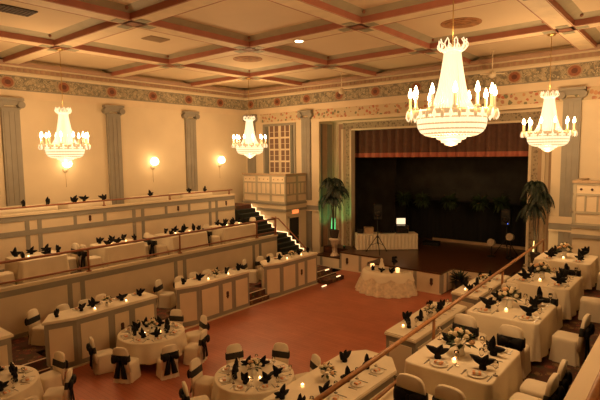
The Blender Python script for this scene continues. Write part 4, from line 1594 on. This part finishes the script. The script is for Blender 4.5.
# leafy plant at the stage corner
mb = MB()
rnd = random.Random(3)
for k in range(60):
    a, e = rnd.uniform(0, 2 * pi), rnd.uniform(-.2, 1.4)
    r = rnd.uniform(.25, .6)
    T = Matrix.Translation((0, 0, .45)) @ Matrix.Rotation(a, 4, 'Z') @ Matrix.Rotation(-e, 4, 'Y')
    mb.add([(.08, 0, 0), (r * .6, .05, .02), (r, 0, -.03), (r * .6, -.05, .02)], [(0, 1, 2), (0, 2, 3)], 0, True, T)
pt = MB().lathe([(.14, 0), (.18, .3), (.2, .42), (.17, .42), (.02, .38)], 14)
thing('leafy_plant', [('pot', pt.mesh('pot', ['basket']), []), ('foliage', mb.mesh('foliage', ['leaf_dark']), [])], (-7.1, 18.45, 0), 0, 'dark leafy pot plant at the right corner of the stage front', 'plant')

# hanging ferns along the back of the stage
for k, x in enumerate((-12.3, -11.2, -9.75, -8.2, -7.2, -5.9)):
    mb = MB()
    rnd = random.Random(60 + k)
    for j in range(130):
        a, e = rnd.uniform(0, 2 * pi), rnd.uniform(-1.1, 1.0)
        r = rnd.uniform(.32, .60)
        T = Matrix.Translation((0, 0, .15)) @ Matrix.Rotation(a, 4, 'Z') @ Matrix.Rotation(-e, 4, 'Y')
        mb.add([(.05, 0, 0), (r * .6, .035, .03), (r, 0, -.08), (r * .6, -.035, .03)], [(0, 1, 2), (0, 2, 3)], 0, True, T)
    bk = MB().lathe([(.10, 0), (.15, .12), (.14, .13), (.02, .08)], 12)
    hk = MB().tube([(0, 0, .1), (0, 0, .62), (0, .2, .66), (0, .38, .64)], .008, 5)
    thing('hanging_fern', [('basket', bk.mesh('basket', ['basket']), []), ('hanger', hk.mesh('hanger', ['black']), []), ('foliage', mb.mesh('foliage', ['fern']), [])], (x, 23.72, 2.95), 0,
          'green fern hanging before the dark stage curtain, %s of six from the left' % ORD[k], 'plant', 'ferns along the back of the stage')

# ------------------------------------------------------------------ DJ table and gear on the stage
ang = atan2(21.8 - 19.85, -10.6 + 12.9)
dc = Vector((-11.75, 20.85))
dj_l, dj_d = 2.95, .78
T = Matrix.Rotation(ang, 4, 'Z')
mb = MB()
for side in (0,):
    n = 90
    r0, r1 = [], []
    per = [(-dj_l / 2, -dj_d / 2), (dj_l / 2, -dj_d / 2), (dj_l / 2, dj_d / 2), (-dj_l / 2, dj_d / 2)]
    for i in range(4):
        p, q = Vector(per[i]), Vector(per[(i + 1) % 4])
        m_n = int((q - p).length / .03)
        nr = Vector(((q - p).y, -(q - p).x)).normalized()
        for j in range(m_n):
            w = p.lerp(q, j / m_n) + nr * (.014 * sin(j * 1.1))
            r0.append((w.x, w.y, .02))
            r1.append((w.x * .995, w.y * .98, .74))
    mb.loft([r0, r1], 0, True)
    sk = mb.mesh('skirt', ['cloth'])
tp = MB().box(-dj_l / 2, dj_l / 2, -dj_d / 2, dj_d / 2, .74, .765)
ps = [('tabletop', tp.mesh('tabletop', ['cloth']), []), ('skirt', sk, [])]
for x in (-1, 1):
    for y in (-1, 1):
        ps.append(('leg', MB().tube([(x * 1.2, y * .25, 0), (x * 1.2, y * .25, .74)], .02).mesh('leg', ['black']), []))
thing('equipment_table', ps, (dc.x, dc.y, .86), ang, 'long table with a pale pleated skirt on the left of the stage', 'table')


def on_dj(u, v_):
    p = T @ Vector((u, v_, 0))
    return (dc.x + p.x, dc.y + p.y, .86 + .766)


mb = MB().box(-.17, .17, -.12, .12, 0, .02)
sc_ = MB().box(-.17, .17, .12, .135, .02, .25)
sp = MB().box(-.155, .155, .114, .12, .035, .24)
thing('laptop', [('keyboard', mb.mesh('keyboard', ['black_gloss']), []), ('lid', sc_.mesh('lid', ['black_gloss']), [('screen', sp.mesh('screen', ['screen']))])],
      [c + (.36 if i == 2 else 0) for i, c in enumerate(on_dj(.78, .05))], ang, 'open laptop with a bright screen on a black rack on stage', 'laptop', None, 1.4)
mb = MB().box(-.30, .30, -.20, .22, 0, .34).box(-.31, .31, -.21, .23, .34, .36)
fp = MB()
for k in range(3):
    fp.box(-.27, .27, -.215, -.2, .03 + k * .105, .12 + k * .105)
thing('equipment_rack', [('case_body', mb.mesh('case_body', ['black']), []), ('front_panels', fp.mesh('front_panels', ['black_gloss']), [])], on_dj(.78, .05), ang, 'black equipment rack under the laptop on the skirted table', 'rack')
mb = MB().box(-.22, .22, -.17, .17, 0, .30).box(-.225, .225, -.175, .175, .2, .215)
hd = MB().tube([(-.08, 0, .30), (-.08, 0, .34), (.08, 0, .34), (.08, 0, .30)], .012, 6)
thing('equipment_case', [('case_body', mb.mesh('case_body', ['case_tan']), []), ('handle', hd.mesh('handle', ['black']), [])], on_dj(-.85, .05), ang, 'tan equipment case on the left of the skirted table', 'case')
mb = MB().box(-.35, .35, -.18, .18, 0, .07)
kb = MB()
for k in range(6):
    kb.lathe([(.02, .07), (.018, .10)], 8, (-.28 + k * .11, -.05, 0))
thing('sound_mixer', [('body', mb.mesh('body', ['black']), []), ('knobs', kb.mesh('knobs', ['black_gloss']), [])], on_dj(.05, .05), ang, 'low black sound mixer beside the laptop on stage', 'mixer')
mb = MB().box(-.13, .13, -.11, .11, 0, .2)
m2 = MB().box(-.1, .1, -.116, -.11, .04, .16)
thing('sound_box', [('body', mb.mesh('body', ['black']), []), ('front', m2.mesh('front', ['black_gloss']), [])], on_dj(-1.25, .05), ang, 'small black box at the left end of the skirted table', 'equipment')


def tripod(x, y, h, lab, rz):
    pl_ = MB().tube([(0, 0, .45), (0, 0, h)], .022, 8).lathe([(.04, .72), (.04, .82)], 10)
    ps = [('pole', pl_.mesh('pole', ['black']), [])]
    for k in range(3):
        a = rz + 2 * pi * k / 3
        ps.append(('leg', MB().tube([(0, 0, .85), (.58 * cos(a), .58 * sin(a), .012)], .018, 6).mesh('leg', ['black']), []))
        ps.append(('brace', MB().tube([(0, 0, .5), (.35 * cos(a), .35 * sin(a), .345)], .01, 5).mesh('brace', ['black']), []))
    return thing('speaker_stand', ps, (x, y, .86), 0, lab, 'stand')


def speaker(x, y, z, rz, lab, led):
    mb = MB().prism([(-.19, -.17), (.19, -.17), (.13, .17), (-.13, .17)], 0, .68)
    gr = MB().lathe([(.14, 0), (.15, .012), (.10, .02), (.03, .012)], 20, T=Matrix.Translation((0, -.17, .24)) @ Matrix.Rotation(pi / 2, 4, 'X'))
    hn = MB().box(-.12, .12, -.185, -.17, .44, .60)
    ld = MB().ell((.1, -.18, .06), .022, .012, .022, 8, 4)
    return thing('loudspeaker', [('cabinet', mb.mesh('cabinet', ['black']), []), ('driver', gr.mesh('driver', ['black_gloss']), []), ('horn', hn.mesh('horn', ['stage_grey']), []), ('indicator', ld.mesh('indicator', [led]), [])],
                 (x, y, z), rz, lab, 'loudspeaker', 'loudspeakers on the stage')


tripod(-11.50, 19.62, 1.62, 'black tripod stand before the skirted table on stage', ang - pi / 2)
speaker(-11.50, 19.62, 2.482, .6, 'black loudspeaker on the tripod before the skirted table', 'stage_grey')
tripod(-6.5, 22.3, 1.45, 'black tripod stand at the right of the stage', .9)
speaker(-6.5, 22.3, 2.312, -.1, 'black loudspeaker with a blue light at the right of the stage', 'led_blue')
for x, y, h, lab in ((-7.05, 22.0, .38, 'left'), (-6.28, 22.1, .62, 'right')):
    st = MB().lathe([(.14, 0), (.14, .015), (.015, .03), (.013, h)], 12)
    cn = MB().lathe([(.07, -.12), (.12, -.05), (.13, .08), (.12, .085), (.03, .03)], 16, T=Matrix.Translation((0, 0, h + .1)) @ Matrix.Rotation(radians(78), 4, 'X'))
    thing('stage_lamp', [('stand', st.mesh('stand', ['black']), []), ('lamp_head', cn.mesh('lamp_head', ['par_can']), [])], (x, y, .86), -.2, 'round pale lamp on a floor stand, %s of two at the right of the stage' % lab, 'lamp', 'pale lamps on the stage', 1.3)
mb = MB().box(-.4, .4, -.2, .2, 0, .16)
m2 = MB().box(-.41, .41, -.21, .21, .16, .2)
thing('floor_case', [('case_body', mb.mesh('case_body', ['black']), []), ('lid', m2.mesh('lid', ['black_gloss']), [])], (-10.35, 23.0, .86), .2, 'flat black case on the stage floor right of the skirted table', 'case')

# ------------------------------------------------------------------ world, camera, output
w = bpy.data.worlds.new('World')
SC.world = w
w.use_nodes = True
w.node_tree.nodes['Background'].inputs[0].default_value = (.02, .012, .006, 1)
w.node_tree.nodes['Background'].inputs[1].default_value = .1

cam = bpy.data.cameras.new('camera')
cam.sensor_width = 36
cam.lens = 486 / 600 * 36
cam.clip_start = .05
co = bpy.data.objects.new('camera', cam)
COL.objects.link(co)
yw, pt_, rl = radians(-39.50), radians(-5.33), radians(-.654)
f_ = Vector((sin(yw) * cos(pt_), cos(yw) * cos(pt_), sin(pt_)))
r0 = Vector((cos(yw), -sin(yw), 0))
u0 = r0.cross(f_)
r_ = r0 * cos(rl) + u0 * sin(rl)
u_ = -r0 * sin(rl) + u0 * cos(rl)
mw = Matrix((r_, u_, -f_)).transposed().to_4x4()
mw.translation = (0, 0, 5.5)
co.matrix_world = mw
SC.camera = co
SC.view_settings.view_transform = 'Standard'
SC.view_settings.look = 'None'
SC.view_settings.gamma = 1
SC.view_settings.use_curve_mapping = False
SC.view_settings.exposure = 0.0
SC.cycles.use_denoising = True
SC.cycles.max_bounces = 8
SC.cycles.diffuse_bounces = 5
SC.cycles.glossy_bounces = 3
SC.cycles.transmission_bounces = 6
SC.cycles.sample_clamp_indirect = 4
SC.cycles.sample_clamp_direct = 0
SC.cycles.caustics_reflective = False
SC.cycles.caustics_refractive = False
